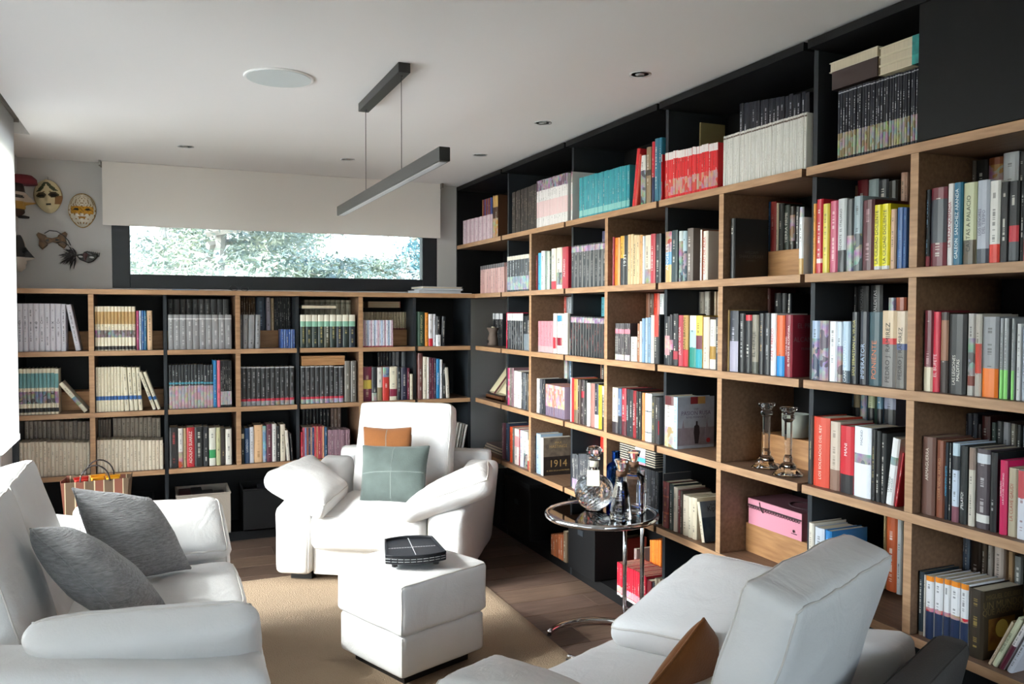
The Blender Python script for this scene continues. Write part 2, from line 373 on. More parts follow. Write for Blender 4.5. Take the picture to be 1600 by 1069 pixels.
# ------------------------------------------------------------------ books
def paper_material():
    m = bpy.data.materials.new('book_cover'); m.use_nodes = True; n = m.node_tree; b = n.nodes['Principled BSDF']; b.inputs['Roughness'].default_value = .38
    N = n.nodes.new; Lk = n.links.new
    def math_(op, a, bb=None, c=None):
        x = N('ShaderNodeMath'); x.operation = op
        for i, q in enumerate((a, bb, c)):
            if q is None: continue
            if isinstance(q, (int, float)): x.inputs[i].default_value = q
            else: Lk(q, x.inputs[i])
        return x.outputs[0]
    col = N('ShaderNodeAttribute'); col.attribute_name = 'Col'; ink = N('ShaderNodeAttribute'); ink.attribute_name = 'Ink'
    uv = N('ShaderNodeUVMap'); sp = N('ShaderNodeSeparateXYZ'); Lk(uv.outputs[0], sp.inputs[0]); oi = N('ShaderNodeObjectInfo')
    rnd = math_('MULTIPLY', oi.outputs['Random'], 97.)
    def wn(dim, k):
        t = N('ShaderNodeTexWhiteNoise'); t.noise_dimensions = '2D'; cb = N('ShaderNodeCombineXYZ')
        Lk(math_('FLOOR', math_('DIVIDE', sp.outputs[0], dim)), cb.inputs[0]); Lk(math_('FLOOR', math_('ADD', rnd, k)), cb.inputs[1]); Lk(cb.outputs[0], t.inputs[0]); return t.outputs[0]
    lett = math_('GREATER_THAN', wn(.0026, 3), .42); word = math_('GREATER_THAN', wn(.03, 40), .42)
    vm = math_('LESS_THAN', math_('ABSOLUTE', math_('SUBTRACT', sp.outputs[1], .5)), .13)
    txt = math_('MULTIPLY', math_('MULTIPLY', lett, word), vm)
    ist = math_('GREATER_THAN', ink.outputs['Alpha'], .8)
    mx = N('ShaderNodeMix'); mx.data_type = 'RGBA'; Lk(math_('MULTIPLY', math_('MULTIPLY', txt, ist), .6), mx.inputs[0]); Lk(col.outputs[0], mx.inputs[6]); Lk(ink.outputs[0], mx.inputs[7])
    tc = N('ShaderNodeTexCoord'); ad = N('ShaderNodeVectorMath'); ad.operation = 'ADD'; Lk(tc.outputs['Object'], ad.inputs[0]); Lk(rnd, ad.inputs[1])
    nz = N('ShaderNodeTexNoise'); nz.inputs['Scale'].default_value = 26; nz.inputs['Detail'].default_value = 3; Lk(ad.outputs[0], nz.inputs[0])
    hs = N('ShaderNodeHueSaturation'); hs.inputs['Saturation'].default_value = 1.5; hs.inputs['Value'].default_value = 1.0; Lk(nz.outputs['Color'], hs.inputs['Color'])
    isp = math_('MULTIPLY', math_('LESS_THAN', ink.outputs['Alpha'], .8), math_('GREATER_THAN', ink.outputs['Alpha'], .2))
    nz2 = N('ShaderNodeTexNoise'); nz2.inputs['Scale'].default_value = 20; Lk(ad.outputs[0], nz2.inputs[0])
    pm = math_('MULTIPLY', isp, math_('GREATER_THAN', nz2.outputs[0], .44))
    pc = N('ShaderNodeMix'); pc.data_type = 'RGBA'; pc.inputs[0].default_value = .5; Lk(hs.outputs[0], pc.inputs[6]); Lk(ink.outputs[0], pc.inputs[7])
    m2 = N('ShaderNodeMix'); m2.data_type = 'RGBA'; Lk(pm, m2.inputs[0]); Lk(mx.outputs[2], m2.inputs[6]); Lk(pc.outputs[2], m2.inputs[7])
    Lk(m2.outputs[2], b.inputs['Base Color'])
    return m
BOOK = paper_material()
PAGES = mat('page_edges', 'd6c8ae', .8, noise_scale=8, noise_amt=.15, stretch=(60, 1, 1))
def lum(h): c = lin(h); return .3*c[0]+.6*c[1]+.1*c[2]
def book_mesh(w, h, d, base, bands, ink, box=False, round_=True, plain=False):
    """spine at y=0 facing -y, thickness along x, height along z"""
    cuts = {0., 1.}
    for a, b_, c, t in bands: cuts |= {max(0, a), min(1, b_)}
    cuts |= {.13, .87}
    cuts = sorted(cuts); V = []; F = []; Cc = []; Ik = []; UV = []
    prof = [(0, .0055), (w*.18, .0008), (w*.5, -.0008 if round_ else .0006), (w*.82, .0008), (w, .0055)] if (round_ and w > .012) else [(0, .0035), (w*.25, .0004), (w*.75, .0004), (w, .0035)]
    n = len(prof); bl = lin(base); il = lin(ink)
    for t in cuts: V += [(x, y, t*h) for x, y in prof]
    for k in range(len(cuts)-1):
        t0, t1 = cuts[k], cuts[k+1]; tm = (t0+t1)/2; c = bl; a = 1. if .13 <= tm <= .87 and not plain else 0.; ii = il
        for q0, q1, cc, ty in bands:
            if q0 <= tm <= q1: c = lin(cc); a = .5 if ty == 'p' else 0.; ii = lin(cc)
        for i in range(n-1):
            F.append((k*n+i, k*n+i+1, (k+1)*n+i+1, (k+1)*n+i)); Cc.append(c); Ik.append((*ii, a))
            UV.append(((t0*h, prof[i][0]/w), (t0*h, prof[i+1][0]/w), (t1*h, prof[i+1][0]/w), (t1*h, prof[i][0]/w)))
    def quad(pts, c):
        b0 = len(V); V.extend(pts); F.append(tuple(range(b0, b0+len(pts)))); Cc.append(c); Ik.append((0, 0, 0, 0)); UV.append(((0, -1),)*len(pts))
    e = .0022; y0 = prof[0][1]
    if box:
        quad([(0, d, 0), (0, y0, 0), (0, y0, h), (0, d, h)], bl); quad([(w, y0, 0), (w, d, 0), (w, d, h), (w, y0, h)], bl)
        quad([p for p in [(0, y0, h), (w, y0, h), (w, d, h), (0, d, h)]], lin('cfc4b0')); quad([(0, d, 0), (w, d, 0), (w, y0, 0), (0, y0, 0)], bl); quad([(w, d, 0), (0, d, 0), (0, d, h), (w, d, h)], lin('cfc4b0'))
    else:
        for xo, xi, s in ((0, e, 1), (w, w-e, -1)):
            A = [(xo, y0, 0), (xo, d, 0), (xo, d, h), (xo, y0, h)]; B = [(xi, e*2, 0), (xi, d, 0), (xi, d, h), (xi, e*2, h)]
            quad(A[::-1] if s > 0 else A, bl); quad(B if s > 0 else B[::-1], bl)
            for i in (1, 2, 0):
                q = [A[i], A[(i+1) % 4], B[(i+1) % 4], B[i]]; quad(q if s < 0 else q[::-1], bl)
            quad([(xo, y0, h), (xi, e*2, h), (xi, d, h), (xo, d, h)], bl)
        sp = [(x, yy, h) for x, yy in prof]; quad(sp+[(w-e, e*2, h), (e, e*2, h)], bl)
        quad([(e, e*2, 0), (w-e, e*2, 0), (w-e, e*2, h), (e, e*2, h)][::-1], bl)
    me = bpy.data.meshes.new('book'); me.from_pydata(V, [], F)
    ca = me.color_attributes.new('Col', 'FLOAT_COLOR', 'CORNER'); ia = me.color_attributes.new('Ink', 'FLOAT_COLOR', 'CORNER'); ul = me.uv_layers.new(name='UVMap')
    cv = []; iv = []; uu = []
    for f, c, ik, u in zip(F, Cc, Ik, UV):
        for k in range(len(f)): cv += [*c, 1]; iv += ik; uu += u[k]
    ca.data.foreach_set('color', cv); ia.data.foreach_set('color', iv); ul.data.foreach_set('uv', uu)
    me.materials.append(BOOK); me.update(); return me
PG = {}
def pages_mesh(w, h, d):
    k = (round(w, 4), round(h, 4), round(d, 4))
    if k not in PG:
        PG[k] = MB().box(.0025, w-.0025, .005, d-.004, .003, h-.003).mesh('pages'); PG[k].materials.append(PAGES)
    return PG[k]
TXT = {}
def text_obj(s, size, m, parent, loc, rot, fit=None, name='title'):
    if fit:
        ln = sum(.62 if c not in 'IJ1il .,!' else .32 for c in max(s.split('\n'), key=len))*size
        if ln > fit: size = size*fit/ln
    cu = bpy.data.curves.new('title', 'FONT'); cu.body = s; cu.size = size; cu.align_x = 'CENTER'; cu.align_y = 'CENTER'; cu.resolution_u = 2
    t = bpy.data.objects.new('lettering_source', cu); me = bpy.data.meshes.new_from_object(t); bpy.data.objects.remove(t); bpy.data.curves.remove(cu); me.materials.clear(); me.materials.append(m)
    o = bpy.data.objects.new(name, me); C.objects.link(o); o.parent = parent; o.location = loc; o.rotation_euler = rot
    return o
def inkmat(h): return mat('ink_'+h, h, .5)
KIND = {'b': ('book', 'book'), 'v': ('set_volume', 'book'), 'c': ('comic_album', 'comic'), 'm': ('magazine', 'magazine'), 'd': ('disc_case', 'disc case'), 'p': ('paperback', 'paperback')}
CNT = {}
def parse(opts):
    o = dict(bands=[], k=None)
    for t in opts:
        if t[0] in 'bp' and '-' in t and '=' in t:
            r, c = t[1:].split('='); a, b = r.split('-'); o['bands'].append((float(a), float(b), c, t[0]))
        elif '=' in t: k, v = t.split('=', 1); o[k] = v
        else: o[t] = True
    return o
LEV = [.0, SC, SB, SA, S0, S1, TOP]
def bounds(wall, s, z):
    if wall == 'B': e = [-.0, X2s(-.366), X2s(.046), X2s(.478), X2s(.860), X2s(1.278), X2s(1.672), X2s(2.085)]
    else:
        e = [-.39]+J[1:] if z > S0-.05 else list(J)
        if .1 < z < S1-.02: e += [(J[i]+J[i+1])/2 for i in range(1, 5)]
        e.sort()
    for a, b in zip(e, e[1:]):
        if a <= s <= b: return a+(.018 if a > 0 else .0135), b-.018
    return -9, 9
def headroom(z): return min(q for q in LEV if q > z+.03)-TB-.003-z
def shelf_row(wall, frame, z, off, where, spec, row='front', depth=.15, hscale=1.):
    """spec tokens: x0-x1[*n]:ytop[>ytop2]:colour[/colour2..][:options]; x, y in the pixels of the crop FRAME=(ox, oy, scale)"""
    ox, oy, sc_ = frame; items = []
    for tok in spec.split():
        p = tok.split(':'); xs, yt, col = p[:3]; o = parse(p[3:]); n = 1
        if '*' in xs: xs, n = xs.split('*'); n = int(n)
        x0, x1 = [ox+float(q)/sc_ for q in xs.split('-')]
        if '>' in yt: ya, yb = [oy+float(q)/sc_ for q in yt.split('>')]
        else: ya = yb = oy+float(yt)/sc_
        cols = col.split('/')
        for i in range(n):
            u0, u1 = i/n, (i+1)/n; xa, xb = x0+(x1-x0)*u0, x0+(x1-x0)*u1; yy = ya+(yb-ya)*(u0+u1)/2
            items.append((xa, xb, yy, cols[i % len(cols)], o, n))
    cache = {}
    for idx, (xa, xb, yy, col, o, n) in enumerate(items):
        zz = z + .0007
        # bottom pixel row of the spine, used for the position along the wall
        ybot = 534.5
        zr = zz+(.02 if row == 'front' else .14); s0 = wlocz(wall, xa, off, zr); s1 = wlocz(wall, xb, off, zr)
        yo = off + float(o.get('y', 0))
        h = (wz(wall, (xa+xb)/2, yy, yo)-zz)*hscale; h = max(.05, min(h, headroom(zz)-.002)); lo, hi = bounds(wall, (s0+s1)/2, zz); s0 = max(s0, lo); s1 = min(s1, hi); w = max(.004, abs(s1-s0)-.0006); d = float(o.get('d', depth))
        if 'w' in o: w = float(o['w'])
        ink = o.get('i') or ('e8e4da' if lum(col) < .2 else '2a2622')
        if 'a' in o: w *= cos(R(float(o['a'])))*.97
        key = (col, id(o), round(w, 3), round(h, 2)) if n > 1 else None
        kd = o.get('k') or ('v' if n > 4 else 'b'); nm, noun = KIND[kd]
        thin = n > 1 and w < .012
        if key in cache: me, w, h = cache[key]
        else:
            me = book_mesh(w, h, d, col, o['bands'], ink, box=thin or 'box' in o, round_=kd != 'c' and kd != 'd', plain='t' in o)
            if key: cache[key] = (me, w, h)
        jz = 0
        b = bpy.data.objects.new(nm, me); C.objects.link(b); b.location = place(wall, s0, yo+(random.uniform(0, .006) if n == 1 else random.uniform(0, .004)), zz); b.rotation_euler = (0, 0, WROT[wall])
        if 'l' in o or 'a' in o:
            if 'a' in o: an = R(float(o['a']))
            else: sl_ = float(o['l'])/sc_; dx = wlocz(wall, xa+sl_, off, zr)-s0; an = math.asin(max(-.9, min(.9, dx/h)))
            b.rotation_euler = (0, an, WROT[wall])
            if an > 0: b.location = place(wall, s0+w-w*cos(an), yo, zz+w*sin(an))
        if not thin and 'box' not in o:
            pg = bpy.data.objects.new('page_block', pages_mesh(w, h, d)); C.objects.link(pg); pg.parent = b
        c_ = cname(col); kk = [q for q in o['bands']]
        lab = '%s %s%s, %s from left, %s row, %s' % (c_, noun, '', ordn(idx+1), row, where)
        tag(b, lab, noun.split()[0] if noun != 'disc case' else 'disc case', '%s row of the %s' % (row, where))
        if 't' in o:
            lines = o['t'].replace('_', ' ').replace('|', '\n'); nl = lines.count('\n')+1
            text_obj(lines, min(w*.62/nl**.9, .03)*float(o.get('ts', 1)), inkmat(ink), b, (w/2, -.0015, h*float(o.get('tz', .5))), (R(90), -R(90), 0), fit=h*.8*float(o.get('tf', 1)))
    return items
FR_ = {'A': (0, 440, 3.145), 'B': (240, 440, 3.142), 'C': (450, 440, 3.1435), 'D': (700, 240, 4.454), 'E': (700, 440, 4.454), 'G': (880, 150, 3.5625), 'H': (880, 400, 3.5625), 'I': (740, 560, 3.5625),
       'J': (1200, 20, 3.5625), 'K': (1200, 240, 3.5625), 'L': (1200, 440, 3.5625), 'M': (1200, 600, 3.5625), 'N': (1200, 769, 3.5625), 'O': (1440, 240, 5.94), 'P': (1420, 420, 4.456), 'Q': (1400, 640, 4.86), 'T': (1400, 830, 4.475), 'U': (820, 690, 3.34), 'V': (700, 640, 4.11)}
GR = .115
def SR(wall, fr, z, where, spec, row='front', off=None, depth=None):
    if wall == 'B' and row == 'back' and min(abs(z-q) for q in LEV) < .001: z += GR
    off = off if off is not None else (.025 if row == 'front' else .22)
    return shelf_row(wall, FR_[fr], z, off, where, spec, row, depth or (.155 if row == 'front' else .14))
# ---- back wall, top shelf
SR('B', 'A', SA, 'top shelf, first bay of low bookcases', '85-302*8:108:d3cfd8:i=555560:b0-.02=b8b4bc 302-325:110:d3cfd8:k=v 372-398:112:d3cfd8:k=v:l=-46')
SR('B', 'A', SA, 'top shelf, second bay of low bookcases', '462-668*12:122:eadfc8/e6dcc6/e8dcc4:b.6-.88=b8935c:p.3-.46=6a5a55:b.02-.1=1c1a18:b.1-.3=efe6d0 672-684:143:a83a68:k=m 685-697:143:b9c4d4:k=m 697-709:143:2f5f9a:k=m 709-722:143:2b6a90:k=m 724-750:143:d9b693')
SR('B', 'A', SA, 'top shelf, third bay of low bookcases', '822-1127*10:87:4c4c4e/565658:i=b0b0b0', 'back')
SR('B', 'A', SA, 'top shelf, third bay of low bookcases', '822-1140*10:163:97979a/9b9b9e:i=e8e8ea:b.86-.9=d8d8da')
SR('B', 'B', SA+GR, 'top shelf, fourth bay of low bookcases', '405-500*8:77:5a4632/63503a 503-550:70:24384f:i=7f9fc0 553-574:78:c9c4d2 577-592:82:d6c09a 593-676*9:75:17191d/22252a 677-697:190:6a4a30', 'back')
SR('B', 'B', SA, 'top shelf, fourth bay of low bookcases', '405-436:163:5e5e60:k=v 438-464:163:8e8e90:k=v:a=1.2 466-496:163:97979a:k=v:a=1.2 499-524:163:9b9b9e:k=v:a=1.2 628-697*6:235:4060a0/6f88b8/34508c:k=m')
SR('B', 'C', SA, 'top shelf, fifth bay of low bookcases', '80-312*9:90:b9b39c:b.86-.93=8a8a76:i=6a6a58', 'back')
SR('B', 'C', SA, 'top shelf, fifth bay of low bookcases', '60-180*4:163:22302c:b.8-1=e6dfcc:b.64-.8=86b8a0:i=c8b878 180-208:163:40402e:k=v:b.8-1=e6dfcc:b.64-.8=86b8a0 208-333*4:163:22302c/1e2836:b.8-1=e6dfcc:b.64-.8=86b8a0:i=c8b878')
SR('B', 'C', SA, 'top shelf, sixth bay of low bookcases', '365-592*16:150:b8a98c/c0b296:b0-.08=7a2a28', 'back')
SR('B', 'C', SA, 'top shelf, sixth bay of low bookcases', '365-518*18:190:dcd8e2/c8a8b8/e4e2ea/b0c0d8:b0-.04=b04050:k=d')
SR('B', 'C', SA, 'top shelf, corner bay of low bookcases', '640-673:148:23402f:t=AMERICA_HISPANICA:i=c8c090 675-691:153:e08a20 692-713:160:e6e4e6:b0-.24=d02030 714-728:160:dcdce4 730-749:170:1c1e22 754-772:172:20242c:a=2')
SR('B', 'C', SA, 'top shelf, corner bay of low bookcases', '725-748:262:e4e4e8:k=p:y=-.02', 'loose', off=.02, depth=.02)
# ---- back wall, second shelf
SR('B', 'A', SB, 'second shelf, first bay of low bookcases', '93-290*10:430:e4dac2/e8dec8:b.58-.9=6d9c9e:p.24-.5=4a4446:b.05-.14=1e1d1c 413-436:465:e0d6be:k=v:l=-124:p.24-.5=4a4446')
SR('B', 'A', SB, 'second shelf, second bay of low bookcases', '468-610*9:422:e8dec6:b.26-.35=2f5f9e:i=b8a880 614-637:422:e8dec6:k=v:a=-3:b.26-.35=2f5f9e 639-660:422:e4dac2:k=v:a=-3:b.26-.35=2f5f9e 661-680:422:e8dec6:k=v:a=-3:b.26-.35=2f5f9e 682-702:422:e6dcc4:k=v:a=-3:b.26-.35=2f5f9e 752-770:435:e6dcc4:k=v:a=-19:b.26-.35=2f5f9e 774-792:435:e6dcc4:k=v:a=-19:b.26-.35=2f5f9e')
SR('B', 'A', SB, 'second shelf, third bay of low bookcases', '832-1050*14:410:1b1c20/22242a:p0-.52=b89098:b.56-.6=3f9ab0:i=e8e8e8:k=c 1050-1067:388:2f7fb8 1068-1085:388:e8788a 1086-1140*7:390:1a1a1c:p.05-.34=c8c4c4:k=c')
SR('B', 'B', SB, 'second shelf, fourth bay of low bookcases', '412-693*12:420:2b2b2d/303032:b.12-.18=c0203c:p0-.12=8a8a8e:i=a8a8aa:b.97-1=b8b8ba')
SR('B', 'C', SB, 'second shelf, fifth bay of low bookcases', '65-275*9:417:2b2b2d/303032:b.12-.18=c0203c:p0-.12=8a8a8e:i=a8a8aa:b.97-1=b8b8ba 280-308:390:757068:i=e0dcd4 310-338:390:6c6862:i=e0dcd4')
SR('B', 'C', SB+GR, 'second shelf, sixth bay of low bookcases', '440-510*5:350:22242a/2c2a30 512-548*2:345:909094 560-588*2:345:98989c', 'back')
SR('B', 'C', SB, 'second shelf, sixth bay of low bookcases', '365-413:420:7b2540:b.36-.62=e8cf5a:i=d8b8a0 413-439:420:25282e:p0-.24=b0b0a8 440-466:422:dcd6cc:b0-.4=8a7a5a 467-499:420:c8342c:p.7-1=5a6a8a 500-538:420:e5dcc4:b.12-.34=8a2440:i=4a3a30 538-557:420:1d2126 558-587:422:2a2840 587-599:425:6a1c34 600-617:455:e2d8c0')
SR('B', 'C', SB, 'second shelf, corner bay of low bookcases', '640-663:353:6d3f3a 664-684:370:ddd2bf 684-696:372:e2dcd6 697-707:375:5a1f35 707-717:378:6a2a40 717-728:376:4a2a40 729-747:380:1f86c0:t=CATALVNA:i=e8f0f8 748-760:384:dcdce0 761-776:404:22242a 779-796:422:c8c0b4:a=-3')
# ---- back wall, third shelf
SR('B', 'A', SC, 'third shelf, first bay of low bookcases', '120-445*15:688:9c8c7c/a89888/94867a:k=p', 'back')
SR('B', 'A', SC, 'third shelf, first bay of low bookcases', '95-447*18:792:e0d2be/dccdb8/e4d8c4:k=p:i=8a7a6a')
SR('B', 'A', SC, 'third shelf, second bay of low bookcases', '478-545*5:680:8e8276/988a7c:k=p 555-790*11:672:bcae9c/b0a292:k=p', 'back')
SR('B', 'A', SC, 'third shelf, second bay of low bookcases', '475-803*18:780:e0d2be/dccdb8/e4d8c4:k=p:i=8a7a6a')
SR('B', 'A', SC, 'third shelf, third bay of low bookcases', '832-877:718:1d1a1b:i=c04848 878-901:722:e4e0dc:p0-.4=b04020 902-918:722:b49c78 919-958:718:c02530:i=f0e8e0:t=ADOLFO_SUAREZ 959-1000:715:1a1b1c 1001-1026:715:23252a 1028-1062:720:e8e6da:b.2-.42=2f9a58 1064-1086:718:c6c49a 1087-1109:722:2a211d:i=d0b080 1110-1140:725:e9e5dc')
SR('B', 'B', SC, 'third shelf, fourth bay of low bookcases', '412-447:725:17191d:b.72-.86=d8c8a8 448-472:720:24456e:i=d8e4f0:t=LORENZO 473-494:715:dcdde6 495-537:705:e0b58a:i=a07040 538-555:710:a0b8c8:p0-1=7090b0 556-583:702:5c2038 584-604:700:e0dcd8 605-622:710:1c1c1e 623-648:702:d6ccb8 655-672:730:dcd4c8:a=-4 678-688:745:2a2a2c:a=-4')
SR('B', 'C', SC+GR, 'third shelf, fifth bay of low bookcases', '70-206*8:628:1c1c20/26262a 210-262*3:622:7a6258/8a7062', 'back')
SR('B', 'C', SC, 'third shelf, fifth bay of low bookcases', '63-74:740:b02838:k=m 75-130*6:718:c05060/7a8ab0/b06a50/2a3450/c0a090/3a4a78:k=m 131-180*5:712:c84a50/d08a70/b83a48/c05a60/e0a080:k=m 181-195:716:2a5070:k=m 196-306*12:730:9a7684/a88490/8c6a78:k=d')
SR('B', 'C', SC, 'third shelf, corner bay of low bookcases', '790-806:690:b8b0a4:k=m:a=11 808-824:695:a09890:k=m:a=11 824-836:698:c8c4bc:k=m:a=11 838-850:700:8a847c:k=m:a=11 852-864:704:d8d4cc:k=m:a=11')
# ---- tall bookcases, top compartments
SR('R', 'D', S1, 'top shelf, first section of tall bookcases', '215-300*10:330>305:c06a40/7a4aa0/c89050/a03a4a/6a7ac0:k=c', 'back', off=.2)
SR('R', 'D', S1, 'top shelf, first section of tall bookcases', '100-303*22:470>420:dcc6ce/e6d4da/c8aab6:k=c 305-322:292:4a3020:b.72-.98=c09a58:p.02-.46=c08a40 323-340:288:4a3020:b.72-.98=c09a58:p.02-.46=c08a40')
SR('R', 'D', S1, 'top shelf, second section of tall bookcases', '440-610*14:275>210:2a2422/322a26:i=b0a090:k=c 612-858*22:195>125:e6e2e0/e0dcda:p.78-1=6a4a60:b.22-.55=e2c6c6:k=c')
SR('R', 'G', S1, 'top shelf, third section of tall bookcases', '86-365*30:458>382:1f9aa4/2390a0/1c8c98:b.06-.2=7fc0bc:k=c 380-397:300:d02028:a=9 397-408:330:c83a2a:a=9 420-447:332:d8d4d0:p0-.7=40404a 457-482:286:8a7458:b.5-.6=3a2c20 484-499:255:c82838:b0-.42=1f2a50 500-522:238:2f6f85 526-562:228:2a6f88')
SR('R', 'G', S1+GR, 'top shelf, fourth section of tall bookcases', '672-742*6:125>115:c8b0b4/c8b890/b8a880:k=c 742-760:150:b0a070:k=c 975-1365*17:45>-20:1c1d28/20222e:i=e0e0e8:k=c', 'back', off=.21)
SR('R', 'G', S1, 'top shelf, fourth section of tall bookcases', '540-855*24:325>258:dc2228/e02830/d02026:b.84-1=e8dedc:p.08-.42=d04a40:k=c 886-1345*36:228>92:dedcd6/d8d6d0/e2e0da:b.93-.96=6a5a50:i=b8b2a8:k=c')
SR('R', 'J', S1, 'top shelf, fifth section of tall bookcases', '378-950*38:440>268:181a28/1b1d2b/161824:p.06-.40=8a7a58:b.96-.975=b0b0b8:i=c8c8d0:k=c')
# ---- tall bookcases, second shelf
W2 = 'second shelf, %s bay of tall bookcases'
SR('R', 'D', S0, W2 % 'first', '220-403*12:785>755:c09690/b88c86/c8a09a:b.86-1=4a4042:k=p')
SR('R', 'D', S0, W2 % 'second', '406-570*9:718>695:1f242c/242a33:b.88-.99=d8d0c0:p.05-.42=7a8a98:i=d0d4d8')
SR('R', 'D', S0+GR, W2 % 'second', '545-555:610:a02830 556-568:612:8a8a90', 'back')
SR('R', 'D', S0, W2 % 'third', '609-617:710:7a2028 618-641:692:3fa9d8 642-667:678:e0e0e2 668-684:680:7a8a80 685-700:680:c8ccc4 700-712:680:3a4a40 713-745:662:e4dccc:b0-.2=c82438:i=3a3630 746-784:655:e2d8c8:p.1-.4=4a4a4a 785-831:650:ac1a30:i=f0e0e0:ts=.8:t=ALFREDO')
SR('R', 'D', S0+GR, W2 % 'fourth', '1022-1060:540:50683c:p0-1=5a7a40 1064-1092:540:8088a8:p0-1=6a6a90', 'back')
SR('R', 'D', S0, W2 % 'fourth', '849-1096*9:645>612:1b1c20/202125:p.84-.97=8a6a90:i=b0a8a8:k=v')
SR('R', 'G', S0, W2 % 'fifth', '256-279:787:a83444:t=PICASSO:i=e8b0b0:tz=.7 280-308:790:e8862a:i=a03a10 309-332:780:e0a838:b0-.55=25282c 333-353:778:1e2024:t=1931:tf=.6:ts=1.6:i=e8e8e8 355-372:772:d9b88a 373-386:770:e0c69c 387-405:776:dcc79c:t=PABLO_BUJALANCE:i=4a3828 406-420:776:e4c8a0 421-434:774:e0a870 435-447:780:d8e0ea 448-478:776:d8cab4:p0-.3=3a3a3a 479-505:768:b83040 506-550:766:22242a')
SR('R', 'G', S0, W2 % 'sixth', '553-592:756:5a9ac8:p.6-1=b03a30:b0-.35=d8b070:t=ANGELES:i=f4f4f4 593-624:748:1f3a40 636-658:752:cdd6d8:p0-.8=3a4650 660-682:752:a8c0cc:p0-.6=405060 684-716:737:6e625c:d=.172 758-771:746:e8e2da 771-797:752:ece4d8:i=c02a28:t=CIUDAD_DE_ALBA')
SR('R', 'G', S0, W2 % 'seventh', '900-916:686:16171a:d=.172:w=.03 1302-1338:674:e4e6ec:b0-.28=c8a060:w=.022')
SR('R', 'G', S0+GR, W2 % 'seventh', '1113-1146:590:24507c:i=a0c0e0 1147-1179:588:a0342e:i=e0b0a0 1180-1192:595:d8c8a8 1193-1222:600:2a2c2a 1223-1255:608:26322a:t=TIERRA_FIRME 1256-1285:615:2a1f18:p.2-.8=806040 1286-1310:615:202226 1311-1335:618:3a3a3c:p.5-1=c8c8c8', 'back')
SR('R', 'K', S0, W2 % 'eighth', '214-258:282:e8a23e:i=7a4a10 259-294:255:c01530:b.14-.2=f0d0d0 295-331:280:d8c850:i=5a5020 333-376:265:c85a78:i=f0c8d0 377-424:252:c8ccd0:b0-.3=3a3c40:t=PEREZ-REVERTE__EL_ITALIANO:i=2a2c30 425-464:256:45484c:p0-.5=7a7a7a 467-513:238:8fa0a8:p0-.5=50585c 515-578:258:5a2a32:i=b89098 580-622:286:e6dc1c:t=LA_CIUDAD_DOLIENTE:i=3a380c:b0-.06=d8d8d8 623-668:280:e6dc1c:t=LA_CIUDAD_DOLIENTE:i=3a380c:b0-.06=d8d8d8 672-702:310:d8b090 705-744:300:2a5a98:i=5a8ac0 745-770:302:28528c:i=5a8ac0')
SR('R', 'K', S0+GR, W2 % 'eighth', '470-489:180:8a6a50 490-548:140:8a2028 549-605:143:a8bcc0:t=OTO:i=3a4a50 606-663:145:2a2e34:b.42-.7=2f9ac0 664-715:150:2a2620 727-756:105:c09880 757-776:105:c09880', 'back')
SR('R', 'O', S0, W2 % 'ninth', '4-54:340:1b222c:b0-.14=a84050:i=8ab0d0 62-210:316:6e2230:b.3-.85=40444c 214-277:280:e2dede:t=LA_TRAZA_QUEMADA:i=a04050 279-358:270:1f6a8a:t=GALEON__SANCHEZ_ARANDA:i=e0f0f4 362-484:270:c2c6a2:b0-.3=5a5040:t=CARTAS_A_PALACIO:i=2a2a20:ts=.7 490-603:248:b2b8c6:b0-.18=4a505c:t=LOS_SEÑORES|DEL_TIEMPO:i=5a5070 604-703:253:e2e0dc:b0-.23=e03828 706-782:262:1e2024 792-888:256:1c1c20:b.25-.45=c02838:b.02-.25=50545a 892-938:256:18191c 940-960:300:e4dcd8:b0-.3=d83030')
SR('R', 'O', S0+GR, W2 % 'ninth', '330-490:75:6a5f58:b.3-.6=2a2622 490-595:60:1f1d1c 600-733:35:8f4c2a:p.1-.9=b08040 735-880:-28:d4d8dc:b.3-.6=1a1a1c 884-945:-20:2a2a2a', 'back')
# ---- tall bookcases, third shelf
W3 = 'third shelf, %s bay of tall bookcases'
SR('R', 'E', SA, W3 % 'first', '305-376*6:222:1f2024/26272b:b.82-1=dcdcde:k=d', 'back', off=.15)
SR('R', 'E', SA, W3 % 'second', '383-406:215:c02848:i=f0c0c8 408-514*7:222:1f2228/25282e:b.8-1=d8d8d8:i=c8ccd4 518-545:240:24282c:b0-.48=7a828a 546-570:236:1f2226:b0-.48=8a9298')
SR('R', 'E', SA+GR, W3 % 'second', '548-562:105:c03040', 'back')
SR('R', 'E', SA, W3 % 'third', '622-724*9:275:d08a94/c8808c:k=p:b0-.2=b8a0a4 725-746:222:e8e2e0:b.12-.4=c82838:i=c04050 748-780:222:e6e0dc:b.2-.4=8a2030:b.8-.95=3a8ab0 784-803:225:dcd2c4:i=4a4030 804-827:220:e0d8ca 828-846:225:26262a:p0-.4=80708a')
SR('R', 'E', SA+GR, W3 % 'third', '793-814:105:b04038 816-832:108:8a8c94 834-860:106:a0a8b0', 'back')
SR('R', 'E', SA+GR, W3 % 'fourth', '1054-1090:108:60a8b8', 'back')
SR('R', 'E', SA, W3 % 'fourth', '846-1090*13:240>250:1b1c20/202125:p.84-.97=8a6a90:i=b07070:k=v')
SR('R', 'H', SA+GR, W3 % 'fifth', '431-451:222:24305a 457-476:208:8a5a44 478-496:210:5a4438 498-528:208:c83c2a 529-552:210:d8dce0', 'back')
